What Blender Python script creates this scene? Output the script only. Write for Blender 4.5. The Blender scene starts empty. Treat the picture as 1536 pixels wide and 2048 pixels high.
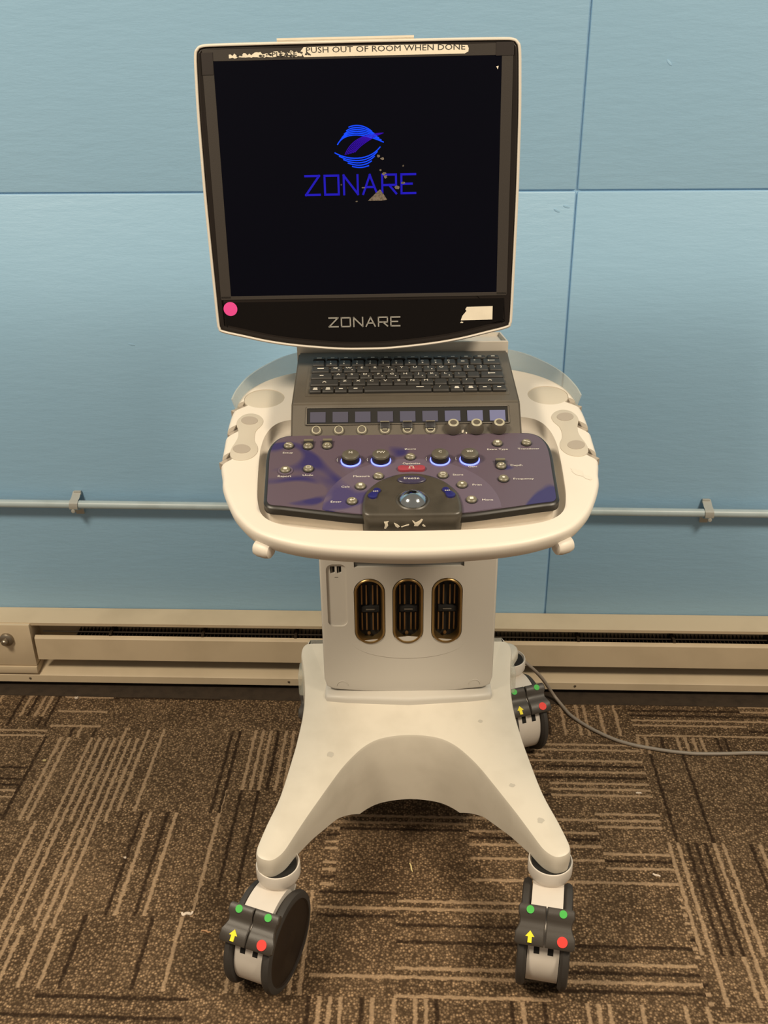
import bpy, bmesh, math, random
from mathutils import Vector, Matrix
from math import sin, cos, pi, radians, sqrt

random.seed(7)
S = bpy.context.scene
COL = S.collection
PHI = radians(2.5)            # the machine stands turned a little against the wall

# ------------------------------------------------------------ camera
def make_camera():
    th, r, H = radians(26.8), 0.012, 1.36
    F = Vector((0, cos(th), -sin(th))); R0 = Vector((1, 0, 0)); U0 = Vector((0, sin(th), cos(th)))
    R = cos(r)*R0 - sin(r)*U0; U = sin(r)*R0 + cos(r)*U0
    m = Matrix((R, U, -F)).transposed().to_4x4()
    m = Matrix.Rotation(PHI, 4, 'Z') @ Matrix.Translation((0, 0, H)) @ m
    cd = bpy.data.cameras.new('camera'); cd.sensor_fit = 'VERTICAL'; cd.sensor_height = 36
    cd.lens = 36*1920/2048; cd.clip_start = 0.02
    co = bpy.data.objects.new('camera', cd); COL.objects.link(co); co.matrix_world = m
    S.camera = co
make_camera()

# ------------------------------------------------------------ light and exposure
S.view_settings.view_transform = 'Standard'; S.view_settings.look = 'None'
S.view_settings.exposure = 0.0; S.view_settings.gamma = 1.0
S.view_settings.use_curve_mapping = False
W = bpy.data.worlds.new('world'); S.world = W; W.use_nodes = True
W.node_tree.nodes['Background'].inputs[0].default_value = (1.0, 0.88, 0.72, 1)
W.node_tree.nodes['Background'].inputs[1].default_value = 0.24
def area(name, loc, size, power, color, target):
    l = bpy.data.lights.new(name, 'AREA'); l.shape = 'RECTANGLE'; l.size = size[0]; l.size_y = size[1]
    l.energy = power; l.color = color
    o = bpy.data.objects.new(name, l); COL.objects.link(o); o.location = loc
    o.rotation_euler = (Vector(target)-Vector(loc)).to_track_quat('-Z', 'Y').to_euler()
WARM = (1.0, 0.86, 0.655)
for sx in (-1, 1):
    area('ceiling_lamp', (1.35*sx, 0.20, 2.50), (0.50, 0.50), 56, WARM, (1.0*sx, 0.55, 0))

# ------------------------------------------------------------ materials
def newmat(name):
    m = bpy.data.materials.new(name); m.use_nodes = True
    return m, m.node_tree.nodes, m.node_tree.links, m.node_tree.nodes['Principled BSDF']
def srgb(r, g, b):
    f = lambda c: (c/255/12.92) if c/255 <= 0.04045 else ((c/255+0.055)/1.055)**2.4
    return (f(r), f(g), f(b), 1)
def plain(name, col, rough=0.5, metal=0.0, spec=0.5, bump=0.0, bscale=200.0, var=0.0, vscale=8.0, coat=0.0):
    m, N, L, B = newmat(name)
    B.inputs['Base Color'].default_value = col
    B.inputs['Roughness'].default_value = rough; B.inputs['Metallic'].default_value = metal
    B.inputs['Specular IOR Level'].default_value = spec
    B.inputs['Coat Weight'].default_value = coat; B.inputs['Coat Roughness'].default_value = 0.15
    tc = N.new('ShaderNodeTexCoord')
    if bump:
        n = N.new('ShaderNodeTexNoise'); n.inputs['Scale'].default_value = bscale
        n.inputs['Detail'].default_value = 3
        L.new(tc.outputs['Object'], n.inputs['Vector'])
        b = N.new('ShaderNodeBump'); b.inputs['Strength'].default_value = bump; b.inputs['Distance'].default_value = 0.001
        L.new(n.outputs['Fac'], b.inputs['Height']); L.new(b.outputs['Normal'], B.inputs['Normal'])
    if var:
        n = N.new('ShaderNodeTexNoise'); n.inputs['Scale'].default_value = vscale; n.inputs['Detail'].default_value = 4
        L.new(tc.outputs['Object'], n.inputs['Vector'])
        mx = N.new('ShaderNodeMixRGB'); mx.blend_type = 'MIX'
        mr = N.new('ShaderNodeMapRange'); mr.inputs[1].default_value = 0.45; mr.inputs[2].default_value = 0.75
        L.new(n.outputs['Fac'], mr.inputs[0]); L.new(mr.outputs[0], mx.inputs[0])
        mx.inputs[1].default_value = col
        mx.inputs[2].default_value = (col[0]*(1-var), col[1]*(1-var*1.05), col[2]*(1-var*1.15), 1)
        L.new(mx.outputs[0], B.inputs['Base Color'])
    return m
def emit(name, col, strength, base=(0.002, 0.002, 0.004, 1), rough=0.4):
    m, N, L, B = newmat(name)
    B.inputs['Base Color'].default_value = base; B.inputs['Roughness'].default_value = rough
    B.inputs['Specular IOR Level'].default_value = 0.07
    B.inputs['Emission Color'].default_value = col; B.inputs['Emission Strength'].default_value = strength
    return m

M = {}
M['white'] = plain('cream_plastic', (0.70, 0.635, 0.55, 1), 0.46, bump=0.05, bscale=900, var=0.05, vscale=6)
M['column'] = plain('pale_grey_plastic', (0.56, 0.525, 0.47, 1), 0.45, bump=0.05, bscale=900, var=0.03, vscale=5)
M['deckm'] = plain('scuffed_cream_plastic', (0.67, 0.615, 0.52, 1), 0.4, bump=0.05, bscale=700, var=0.12, vscale=14)
M['pad'] = plain('grey_beige_rubber', (0.50, 0.45, 0.37, 1), 0.7, bump=0.1, bscale=600)
M['hole'] = plain('dull_taupe_rubber', (0.36, 0.31, 0.255, 1), 0.7)
M['dark'] = plain('taupe_black_plastic', (0.090, 0.075, 0.056, 1), 0.5, spec=0.6, bump=0.12, bscale=1200, var=0.2, vscale=18)
M['key'] = plain('key_plastic', (0.028, 0.025, 0.022, 1), 0.5, bump=0.05, bscale=900)
M['legend'] = plain('legend_white', (0.72, 0.68, 0.60, 1), 0.6)
M['bezel'] = plain('gloss_black_bezel', (0.005, 0.0035, 0.003, 1), 0.30, spec=0.22, bump=0.02, bscale=500)
M['bezel2'] = plain('matt_black_bezel', (0.013, 0.009, 0.007, 1), 0.45, spec=0.25, bump=0.02, bscale=500)
M['frame'] = plain('brown_black_frame', (0.030, 0.023, 0.018, 1), 0.6, bump=0.08, bscale=900)
M['tapeblack'] = plain('black_tape', (0.018, 0.012, 0.010, 1), 0.5)
M['paper'] = plain('cream_paper_tape', (0.78, 0.70, 0.56, 1), 0.8, bump=0.2, bscale=120, var=0.08, vscale=30)
M['ink'] = plain('ink', (0.03, 0.025, 0.02, 1), 0.7)
M['pink'] = plain('pink_sticker', srgb(225, 70, 150), 0.6)
M['logo'] = plain('silver_logo', (0.55, 0.52, 0.46, 1), 0.35, metal=0.6)
M['pedal'] = plain('dark_taupe_pedal', (0.052, 0.043, 0.035, 1), 0.45, bump=0.1, bscale=500)
M['tyre'] = plain('grey_rubber_tyre', (0.045, 0.040, 0.036, 1), 0.62, bump=0.1, bscale=400, var=0.2, vscale=25)
M['hub'] = plain('black_wheel_disc', (0.016, 0.010, 0.007, 1), 0.45, bump=0.06, bscale=300)
M['fork'] = plain('white_caster_plastic', (0.70, 0.64, 0.57, 1), 0.45, var=0.05, vscale=30)
M['black'] = plain('black_void', (0.006, 0.005, 0.004, 1), 0.8)
M['green'] = plain('green_dot', srgb(70, 185, 75), 0.6)
M['red'] = plain('red_dot', srgb(235, 55, 45), 0.6)
M['yellow'] = plain('yellow_arrow', srgb(248, 230, 40), 0.6)
M['btn'] = plain('olive_grey_button', (0.17, 0.15, 0.10, 1), 0.42, spec=0.6)
M['btnring'] = plain('pale_button_ring', (0.40, 0.37, 0.27, 1), 0.4)
M['btndark'] = plain('dark_paddle', (0.022, 0.02, 0.022, 1), 0.4)
M['navy'] = plain('navy_button', srgb(38, 38, 100), 0.3, spec=0.6)
M['navybar'] = plain('muted_navy_button', srgb(62, 56, 78), 0.35)
M['redbar'] = plain('dusty_red_button', srgb(150, 62, 72), 0.4)
M['knobm'] = plain('black_knob', (0.014, 0.012, 0.012, 1), 0.38)
M['knobtop'] = plain('grey_knob_top', (0.10, 0.088, 0.065, 1), 0.35, spec=0.6)
M['glow'] = emit('blue_glow_ring', (0.16, 0.20, 1.0, 1), 3.2)
M['chrome'] = plain('chrome_ball', (0.62, 0.66, 0.68, 1), 0.10, metal=1.0)
M['module'] = plain('dark_olive_plastic', (0.058, 0.048, 0.034, 1), 0.42, spec=0.7, bump=0.1, bscale=900, var=0.3, vscale=45)
M['edge'] = plain('black_panel_edge', (0.016, 0.013, 0.010, 1), 0.4)
M['brass'] = plain('brass_connector', (0.36, 0.24, 0.10, 1), 0.32, metal=0.9)
M['pin'] = plain('bronze_pins', (0.22, 0.12, 0.045, 1), 0.4, metal=0.6)
M['vent'] = plain('grey_vent', (0.20, 0.20, 0.19, 1), 0.6)
M['heater'] = plain('cream_enamel', (0.66, 0.535, 0.37, 1), 0.4, bump=0.06, bscale=60, var=0.14, vscale=9)
M['fins'] = plain('dark_fins', (0.05, 0.035, 0.022, 1), 0.6, metal=0.3)
M['knobmetal'] = plain('worn_metal_knob', (0.32, 0.27, 0.21, 1), 0.35, metal=0.8)
M['cord'] = plain('grey_cord', (0.30, 0.255, 0.21, 1), 0.5)
M['galv'] = plain('painted_conduit', (0.44, 0.53, 0.56, 1), 0.38, var=0.15, vscale=14, bump=0.1, bscale=200)
M['strap'] = plain('grey_metal_strap', (0.50, 0.50, 0.46, 1), 0.4, metal=0.3)
M['floorstrip'] = plain('dark_brown_strip', (0.048, 0.031, 0.018, 1), 0.95, bump=0.5, bscale=300, var=0.4, vscale=40)
M['dust'] = plain('grey_dust_film', (0.10, 0.085, 0.065, 1), 0.9)
for i in range(9):
    k = [0.045, 0.04, 0.05, 0.045, 0.06, 0.06, 0.12, 0.19, 0.24][i]
    M['disp%d' % i] = emit('soft_key_display_%d' % i, (0.62, 0.62, 1.0, 1), k, base=(0.06, 0.055, 0.065, 1), rough=0.3)
M['scr'] = emit('screen_black', (0.06, 0.08, 0.55, 1), 0.004, base=(0.002, 0.002, 0.003, 1), rough=0.35)
M['scrtext'] = emit('screen_violet_blue', srgb(36, 26, 190), 0.85)
M['scrblue'] = emit('screen_bright_blue', srgb(20, 75, 255), 1.0)
M['scrviolet'] = emit('screen_violet', srgb(62, 10, 190), 0.75)

def clear_mat():
    m, N, L, B = newmat('cloudy_clear_plastic')
    B.inputs['Base Color'].default_value = (0.62, 0.62, 0.54, 1); B.inputs['Roughness'].default_value = 0.25
    B.inputs['Alpha'].default_value = 0.36; B.inputs['Specular IOR Level'].default_value = 0.3
    return m
M['clear'] = clear_mat()

def nmath(N, L, op, a, b=None, c=None):
    n = N.new('ShaderNodeMath'); n.operation = op
    for i, v in enumerate((a, b, c)):
        if v is None: continue
        if isinstance(v, (int, float)): n.inputs[i].default_value = v
        else: L.new(v, n.inputs[i])
    return n.outputs[0]

def wall_mat():
    m, N, L, B = newmat('light_blue_wall_paint')
    tc = N.new('ShaderNodeTexCoord')
    n = N.new('ShaderNodeTexNoise'); n.inputs['Scale'].default_value = 2.2; n.inputs['Detail'].default_value = 5
    L.new(tc.outputs['Object'], n.inputs['Vector'])
    mx = N.new('ShaderNodeMixRGB'); L.new(n.outputs['Fac'], mx.inputs[0])
    mx.inputs[1].default_value = (0.285, 0.500, 0.71, 1); mx.inputs[2].default_value = (0.320, 0.535, 0.745, 1)
    L.new(mx.outputs[0], B.inputs['Base Color'])
    B.inputs['Roughness'].default_value = 0.48; B.inputs['Specular IOR Level'].default_value = 0.8
    mp = N.new('ShaderNodeMapping'); mp.inputs['Scale'].default_value = (6, 1, 26)
    L.new(tc.outputs['Object'], mp.inputs[0])
    n2 = N.new('ShaderNodeTexNoise'); n2.inputs['Scale'].default_value = 3.0; n2.inputs['Detail'].default_value = 7; n2.inputs['Roughness'].default_value = 0.6
    L.new(mp.outputs[0], n2.inputs['Vector'])
    b = N.new('ShaderNodeBump'); b.inputs['Strength'].default_value = 0.22; b.inputs['Distance'].default_value = 0.004
    L.new(n2.outputs['Fac'], b.inputs['Height']); L.new(b.outputs['Normal'], B.inputs['Normal'])
    return m
M['wall'] = wall_mat()

def panel_mat(name, c1, c2, sc=9.0):
    m, N, L, B = newmat(name)
    tc = N.new('ShaderNodeTexCoord')
    n = N.new('ShaderNodeTexNoise'); n.inputs['Scale'].default_value = sc; n.inputs['Detail'].default_value = 1.5
    n.inputs['Distortion'].default_value = 1.1
    L.new(tc.outputs['Object'], n.inputs['Vector'])
    mr = N.new('ShaderNodeMapRange'); mr.inputs[1].default_value = 0.57; mr.inputs[2].default_value = 0.62
    L.new(n.outputs['Fac'], mr.inputs[0])
    mx = N.new('ShaderNodeMixRGB'); L.new(mr.outputs[0], mx.inputs[0])
    mx.inputs[1].default_value = c1; mx.inputs[2].default_value = c2
    L.new(mx.outputs[0], B.inputs['Base Color'])
    B.inputs['Roughness'].default_value = 0.38; B.inputs['Specular IOR Level'].default_value = 0.5
    return m
M['blue'] = panel_mat('violet_panel_print', srgb(90, 77, 88), srgb(54, 48, 92), 10.0)
M['blue2'] = panel_mat('lighter_violet_print', srgb(98, 86, 100), srgb(70, 62, 100), 9.0)

def carpet_mat():
    m, N, L, B = newmat('brown_striped_carpet_tiles')
    tc = N.new('ShaderNodeTexCoord'); sp = N.new('ShaderNodeSeparateXYZ')
    L.new(tc.outputs['Object'], sp.inputs[0])
    T = 0.635
    # slight waviness of the yarn rows
    wn = N.new('ShaderNodeTexNoise'); wn.inputs['Scale'].default_value = 75; wn.inputs['Detail'].default_value = 2
    L.new(tc.outputs['Object'], wn.inputs['Vector'])
    wob = nmath(N, L, 'MULTIPLY', nmath(N, L, 'SUBTRACT', wn.outputs['Fac'], 0.5), 0.012)
    u = nmath(N, L, 'DIVIDE', nmath(N, L, 'ADD', sp.outputs[0], 0.175 + 10*T), T)
    v = nmath(N, L, 'DIVIDE', nmath(N, L, 'ADD', sp.outputs[1], -1.0 + 10*T), T)
    iu = nmath(N, L, 'FLOOR', u); iv = nmath(N, L, 'FLOOR', v)
    fu = nmath(N, L, 'FRACT', u); fv = nmath(N, L, 'FRACT', v)
    par = nmath(N, L, 'MODULO', nmath(N, L, 'ADD', iu, iv), 2.0)     # 0: stripes run along x, 1: along y
    def sel(a, b): # par ? a : b
        return nmath(N, L, 'ADD', nmath(N, L, 'MULTIPLY', a, par), nmath(N, L, 'MULTIPLY', b, nmath(N, L, 'SUBTRACT', 1.0, par)))
    s0 = sel(fv, fu); t0 = nmath(N, L, 'ADD', sel(fu, fv), wob)
    tid = nmath(N, L, 'ADD', nmath(N, L, 'MULTIPLY', iu, 7.3), nmath(N, L, 'MULTIPLY', iv, 13.7))
    NT = 76.0
    tt = nmath(N, L, 'MULTIPLY', t0, NT); tcell = nmath(N, L, 'FLOOR', tt); tf = nmath(N, L, 'FRACT', tt)
    # a group of rows shares its breaks, as the photo's bands do
    grp = nmath(N, L, 'FLOOR', nmath(N, L, 'MULTIPLY', t0, 3.0))
    w1 = N.new('ShaderNodeTexWhiteNoise'); w1.noise_dimensions = '2D'
    cv = N.new('ShaderNodeCombineXYZ'); L.new(grp, cv.inputs[0]); L.new(tid, cv.inputs[1]); L.new(cv.outputs[0], w1.inputs['Vector'])
    scell = nmath(N, L, 'FLOOR', nmath(N, L, 'ADD', nmath(N, L, 'MULTIPLY', s0, 2.6), w1.outputs['Value']))
    w2 = N.new('ShaderNodeTexWhiteNoise'); w2.noise_dimensions = '3D'
    cv2 = N.new('ShaderNodeCombineXYZ'); L.new(tcell, cv2.inputs[0]); L.new(scell, cv2.inputs[1]); L.new(tid, cv2.inputs[2])
    L.new(cv2.outputs[0], w2.inputs['Vector'])
    w3 = N.new('ShaderNodeTexWhiteNoise'); w3.noise_dimensions = '3D'
    cv3 = N.new('ShaderNodeCombineXYZ'); L.new(grp, cv3.inputs[0]); L.new(scell, cv3.inputs[1]); L.new(nmath(N, L, 'ADD', tid, 3.1), cv3.inputs[2])
    L.new(cv3.outputs[0], w3.inputs['Vector'])
    # profile across a row
    prof = nmath(N, L, 'SUBTRACT', 1.0, nmath(N, L, 'POWER', nmath(N, L, 'ABSOLUTE', nmath(N, L, 'SUBTRACT', nmath(N, L, 'MULTIPLY', tf, 2.0), 1.0)), 3.0))
    even = nmath(N, L, 'LESS_THAN', nmath(N, L, 'MODULO', tcell, 2.0), 0.5)
    dens = nmath(N, L, 'MULTIPLY', w3.outputs['Value'], 0.85)
    light = nmath(N, L, 'MULTIPLY', nmath(N, L, 'MULTIPLY', nmath(N, L, 'LESS_THAN', w2.outputs['Value'], nmath(N, L, 'MULTIPLY', dens, 0.80)), even), prof)
    darkl = nmath(N, L, 'MULTIPLY', nmath(N, L, 'MULTIPLY', nmath(N, L, 'GREATER_THAN', w2.outputs['Value'], 0.86), even), prof)
    # loops
    vo = N.new('ShaderNodeTexVoronoi'); vo.inputs['Scale'].default_value = 225; vo.inputs['Randomness'].default_value = 0.85
    mpv = N.new('ShaderNodeMapping'); L.new(tc.outputs['Object'], mpv.inputs[0]); mpv.inputs['Scale'].default_value = (1, 1, 1)
    L.new(mpv.outputs[0], vo.inputs['Vector'])
    n1 = N.new('ShaderNodeTexNoise'); n1.inputs['Scale'].default_value = 330; n1.inputs['Detail'].default_value = 2
    L.new(tc.outputs['Object'], n1.inputs['Vector'])
    sepc = N.new('ShaderNodeSeparateColor'); L.new(vo.outputs['Color'], sepc.inputs[0])
    n3 = N.new('ShaderNodeTexNoise'); n3.inputs['Scale'].default_value = 7; n3.inputs['Detail'].default_value = 3
    L.new(tc.outputs['Object'], n3.inputs['Vector'])
    loop = nmath(N, L, 'POWER', nmath(N, L, 'MAXIMUM', nmath(N, L, 'SUBTRACT', 1.0, nmath(N, L, 'MULTIPLY', vo.outputs['Distance'], 1.25)), 0.0), 1.6)
    fac = nmath(N, L, 'ADD', nmath(N, L, 'MULTIPLY', loop, nmath(N, L, 'ADD', 0.35, nmath(N, L, 'MULTIPLY', nmath(N, L, 'POWER', sepc.outputs[0], 1.6), 0.95))), nmath(N, L, 'MULTIPLY', nmath(N, L, 'SUBTRACT', n1.outputs['Fac'], 0.5), 0.25))
    fac = nmath(N, L, 'ADD', fac, nmath(N, L, 'MULTIPLY', nmath(N, L, 'SUBTRACT', n3.outputs['Fac'], 0.5), 0.3))
    base = N.new('ShaderNodeMixRGB'); base.inputs[1].default_value = (0.066, 0.041, 0.023, 1); base.inputs[2].default_value = (0.55, 0.362, 0.208, 1)
    base.use_clamp = True
    L.new(fac, base.inputs[0])
    ml = N.new('ShaderNodeMixRGB'); ml.inputs[2].default_value = (0.49, 0.335, 0.205, 1)
    L.new(nmath(N, L, 'MULTIPLY', light, 0.62), ml.inputs[0]); L.new(base.outputs[0], ml.inputs[1])
    md = N.new('ShaderNodeMixRGB'); md.inputs[2].default_value = (0.022, 0.012, 0.007, 1)
    L.new(nmath(N, L, 'MULTIPLY', darkl, 0.85), md.inputs[0]); L.new(ml.outputs[0], md.inputs[1])
    L.new(md.outputs[0], B.inputs['Base Color'])
    B.inputs['Roughness'].default_value = 0.95; B.inputs['Specular IOR Level'].default_value = 0.1
    hgt = nmath(N, L, 'SUBTRACT', 1.0, nmath(N, L, 'MULTIPLY', vo.outputs['Distance'], 1.2))
    hgt = nmath(N, L, 'ADD', hgt, nmath(N, L, 'MULTIPLY', light, 0.7))
    hgt = nmath(N, L, 'SUBTRACT', hgt, nmath(N, L, 'MULTIPLY', darkl, 0.9))
    b = N.new('ShaderNodeBump'); b.inputs['Strength'].default_value = 0.55; b.inputs['Distance'].default_value = 0.003
    L.new(hgt, b.inputs['Height']); L.new(b.outputs['Normal'], B.inputs['Normal'])
    return m
M['carpet'] = carpet_mat()

# ------------------------------------------------------------ mesh helpers
class MB:
    """collects shapes into one mesh with material slots"""
    def __init__(s): s.v = []; s.f = []; s.m = []; s.mats = []
    def slot(s, mat):
        if mat not in s.mats: s.mats.append(mat)
        return s.mats.index(mat)
    def add(s, vs, fs, mat, mtx=None):
        o = len(s.v); k = s.slot(mat)
        for p in vs:
            p = Vector(p); s.v.append(tuple(mtx @ p) if mtx else tuple(p))
        for f in fs: s.f.append([i+o for i in f]); s.m.append(k)
    def bm(s, bm, mat, mtx=None):
        bm.verts.ensure_lookup_table(); bm.verts.index_update()
        s.add([v.co for v in bm.verts], [[v.index for v in f.verts] for f in bm.faces], mat, mtx); bm.free()
    def box(s, c, d, mat, bev=0.0, mtx=None, seg=2):
        bm = bmesh.new(); bmesh.ops.create_cube(bm, size=1)
        for v in bm.verts: v.co = Vector((v.co.x*d[0]+c[0], v.co.y*d[1]+c[1], v.co.z*d[2]+c[2]))
        if bev: bmesh.ops.bevel(bm, geom=bm.edges[:], offset=bev, segments=seg, affect='EDGES', profile=0.5)
        s.bm(bm, mat, mtx)
    def prism(s, pts, z0, z1, mat, bev=0.0, mtx=None, seg=2, axis='z', both=False):
        """polygon pts (x,y) pushed from z0 to z1; rounded edge on the z1 side (and z0 if both)"""
        bm = bmesh.new(); a = [bm.verts.new((p[0], p[1], z0)) for p in pts]
        f = bm.faces.new(a); r = bmesh.ops.extrude_face_region(bm, geom=[f])
        tv = [g for g in r['geom'] if isinstance(g, bmesh.types.BMVert)]
        for v in tv: v.co.z = z1
        bmesh.ops.recalc_face_normals(bm, faces=bm.faces[:])
        if bev:
            E = [e for e in bm.edges if (all(abs(v.co.z-z1) < 1e-7 for v in e.verts)) or (both and all(abs(v.co.z-z0) < 1e-7 for v in e.verts))]
            bmesh.ops.bevel(bm, geom=E, offset=bev, segments=seg, affect='EDGES', profile=0.5)
        rot = None
        if axis == 'y': rot = Matrix(((1, 0, 0, 0), (0, 0, 1, 0), (0, 1, 0, 0), (0, 0, 0, 1)))   # (x,y,z)->(x,z,y)
        if axis == 'x': rot = Matrix(((0, 0, 1, 0), (1, 0, 0, 0), (0, 1, 0, 0), (0, 0, 0, 1)))   # (a,b,h)->(h,a,b)
        if rot: bmesh.ops.transform(bm, matrix=rot, verts=bm.verts[:]); bmesh.ops.recalc_face_normals(bm, faces=bm.faces[:])
        s.bm(bm, mat, mtx)
    def lathe(s, prof, mat, n=32, mtx=None, sx=1, sy=1):
        """profile [(r,z)...] turned about z"""
        vs = []; fs = []
        for r, z in prof:
            for k in range(n):
                a = 2*pi*k/n; vs.append((r*cos(a)*sx, r*sin(a)*sy, z))
        for j in range(len(prof)-1):
            for k in range(n):
                a, b = j*n+k, j*n+(k+1) % n; fs.append((a, b, b+n, a+n))
        if prof[0][0] > 1e-6: fs.append(tuple(range(n-1, -1, -1)))
        if prof[-1][0] > 1e-6: fs.append(tuple((len(prof)-1)*n+k for k in range(n)))
        bm = bmesh.new(); bv = [bm.verts.new(v) for v in vs]
        for f in fs:
            try: bm.faces.new([bv[i] for i in f])
            except ValueError: pass
        bmesh.ops.remove_doubles(bm, verts=bm.verts[:], dist=1e-7)
        bmesh.ops.recalc_face_normals(bm, faces=bm.faces[:])
        s.bm(bm, mat, mtx)
    def loft(s, loops, mat, cap0=True, cap1=True, mtx=None, closed=True):
        n = len(loops[0]); vs = [p for l in loops for p in l]; fs = []
        for j in range(len(loops)-1):
            for k in range(n if closed else n-1):
                a, b = j*n+k, j*n+(k+1) % n; fs.append((a, b, b+n, a+n))
        if cap0: fs.append(tuple(range(n-1, -1, -1)))
        if cap1: fs.append(tuple((len(loops)-1)*n+k for k in range(n)))
        bm = bmesh.new(); bv = [bm.verts.new(v) for v in vs]
        for f in fs: bm.faces.new([bv[i] for i in f])
        bmesh.ops.recalc_face_normals(bm, faces=bm.faces[:])
        s.bm(bm, mat, mtx)
    def tube(s, pts, r, mat, n=12, mtx=None):
        P = [Vector(p) for p in pts]; loops = []
        up = Vector((0, 0, 1))
        for i, p in enumerate(P):
            t = (P[min(i+1, len(P)-1)]-P[max(i-1, 0)]).normalized()
            a = t.cross(up)
            if a.length < 1e-3: a = t.cross(Vector((0, 1, 0)))
            a.normalize(); b = a.cross(t)
            loops.append([p+r*(cos(2*pi*k/n)*a+sin(2*pi*k/n)*b) for k in range(n)])
        s.loft(loops, mat, mtx=mtx)
    def strip(s, pts, w, mat, z=0.0, th=0.0006, mtx=None):
        """flat stroke of width w through 2-D pts"""
        P = [Vector((p[0], p[1])) for p in pts]
        for i in range(len(P)-1):
            d = (P[i+1]-P[i]); 
            if d.length < 1e-9: continue
            d.normalize(); nn = Vector((-d.y, d.x))*w/2; e = d*w*0.5 if True else 0
            q = [P[i]-e+nn, P[i]-e-nn, P[i+1]+e-nn, P[i+1]+e+nn]
            s.prism([(a.x, a.y) for a in q], z, z+th, mat, mtx=mtx)
    def build(s, name, parent=None, loc=(0, 0, 0), rot=(0, 0, 0), smooth=35, mods=None):
        me = bpy.data.meshes.new(name); me.from_pydata(s.v, [], s.f)
        for k in s.mats: me.materials.append(M[k])
        for p, k in zip(me.polygons, s.m): p.material_index = k
        me.validate(); me.update()
        if smooth:
            me.polygons.foreach_set('use_smooth', [True]*len(me.polygons))
            me.set_sharp_from_angle(angle=radians(smooth))
        o = bpy.data.objects.new(name, me); COL.objects.link(o)
        o.parent = parent; o.location = loc; o.rotation_euler = rot
        return o

def cutaway(o, cutter_mb):
    """boolean difference, applied"""
    c = cutter_mb.build('cutter', smooth=0)
    c.parent = o.parent; c.matrix_local = o.matrix_local.copy() if False else Matrix.Identity(4)
    c.parent = None
    par = o.parent; loc = o.location.copy(); rot = o.rotation_euler.copy()
    o.parent = None; o.location = (0, 0, 0); o.rotation_euler = (0, 0, 0)
    md = o.modifiers.new('b', 'BOOLEAN'); md.operation = 'DIFFERENCE'; md.object = c; md.solver = 'EXACT'
    bpy.context.view_layer.update()
    dg = bpy.context.evaluated_depsgraph_get()
    me = bpy.data.meshes.new_from_object(o.evaluated_get(dg))
    o.modifiers.clear(); old = o.data; o.data = me; me.name = old.name
    bpy.data.meshes.remove(old); cm = c.data; bpy.data.objects.remove(c); bpy.data.meshes.remove(cm)
    me.polygons.foreach_set('use_smooth', [True]*len(me.polygons)); me.set_sharp_from_angle(angle=radians(35))
    o.parent = par; o.location = loc; o.rotation_euler = rot
    return o

def text_geo(txt, size, sx=1.0):
    cu = bpy.data.curves.new('t', 'FONT'); cu.body = txt; cu.size = size; cu.align_x = 'CENTER'; cu.align_y = 'CENTER'
    cu.resolution_u = 2
    ob = bpy.data.objects.new('t', cu); COL.objects.link(ob)
    bpy.context.view_layer.update()
    me = bpy.data.meshes.new_from_object(ob.evaluated_get(bpy.context.evaluated_depsgraph_get()))
    vs = [(v.co.x*sx, v.co.y, 0.0) for v in me.vertices]; fs = [list(p.vertices) for p in me.polygons]
    bpy.data.objects.remove(ob); bpy.data.curves.remove(cu); bpy.data.meshes.remove(me)
    return vs, fs
def put_text(mb, txt, x, y, z, size, mat, sx=1.0, mtx=None, rot=0.0):
    vs, fs = text_geo(txt, size, sx); c, s_ = cos(rot), sin(rot)
    mb.add([(x+a*c-b*s_, y+a*s_+b*c, z) for a, b, _ in vs], fs, mat, mtx)

def tag(o, label, cat, group=None):
    o['label'] = label; o['category'] = cat
    if group: o['group'] = group
    return o
def rrect(x0, y0, x1, y1, r, n=6):
    P = []
    for cx, cy, a0 in ((x1-r, y1-r, 0), (x0+r, y1-r, 90), (x0+r, y0+r, 180), (x1-r, y0+r, 270)):
        for k in range(n+1):
            a = radians(a0+90*k/n); P.append((cx+r*cos(a), cy+r*sin(a)))
    return P
def catmull(P, n=5, closed=True):
    Q = []; m = len(P)
    for i in range(m if closed else m-1):
        if closed: p0, p1, p2, p3 = P[i-1], P[i], P[(i+1) % m], P[(i+2) % m]
        else: p0, p1, p2, p3 = P[max(i-1, 0)], P[i], P[i+1], P[min(i+2, m-1)]
        for k in range(n):
            t = k/n
            Q.append(tuple(0.5*((2*b)+(-a+c)*t+(2*a-5*b+4*c-d)*t*t+(-a+3*b-3*c+d)*t**3) for a, b, c, d in zip(p0, p1, p2, p3)))
    if not closed: Q.append(tuple(P[-1]))
    return Q
def mirror(half):
    """half outline listed from the centre top round the right side to the centre bottom"""
    return list(half)+[(-x, y) for x, y in reversed(half) if abs(x) > 1e-6]
def inset(P, d):
    n = len(P); Q = []
    area_ = sum(P[i][0]*P[(i+1) % n][1]-P[(i+1) % n][0]*P[i][1] for i in range(n))
    sg = 1 if area_ > 0 else -1
    for i in range(n):
        a, b, c = Vector(P[i-1]), Vector(P[i]), Vector(P[(i+1) % n])
        t = (c-a).normalized(); nn = Vector((-t.y, t.x))*sg
        Q.append((b.x+nn.x*d, b.y+nn.y*d))
    return Q

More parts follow.
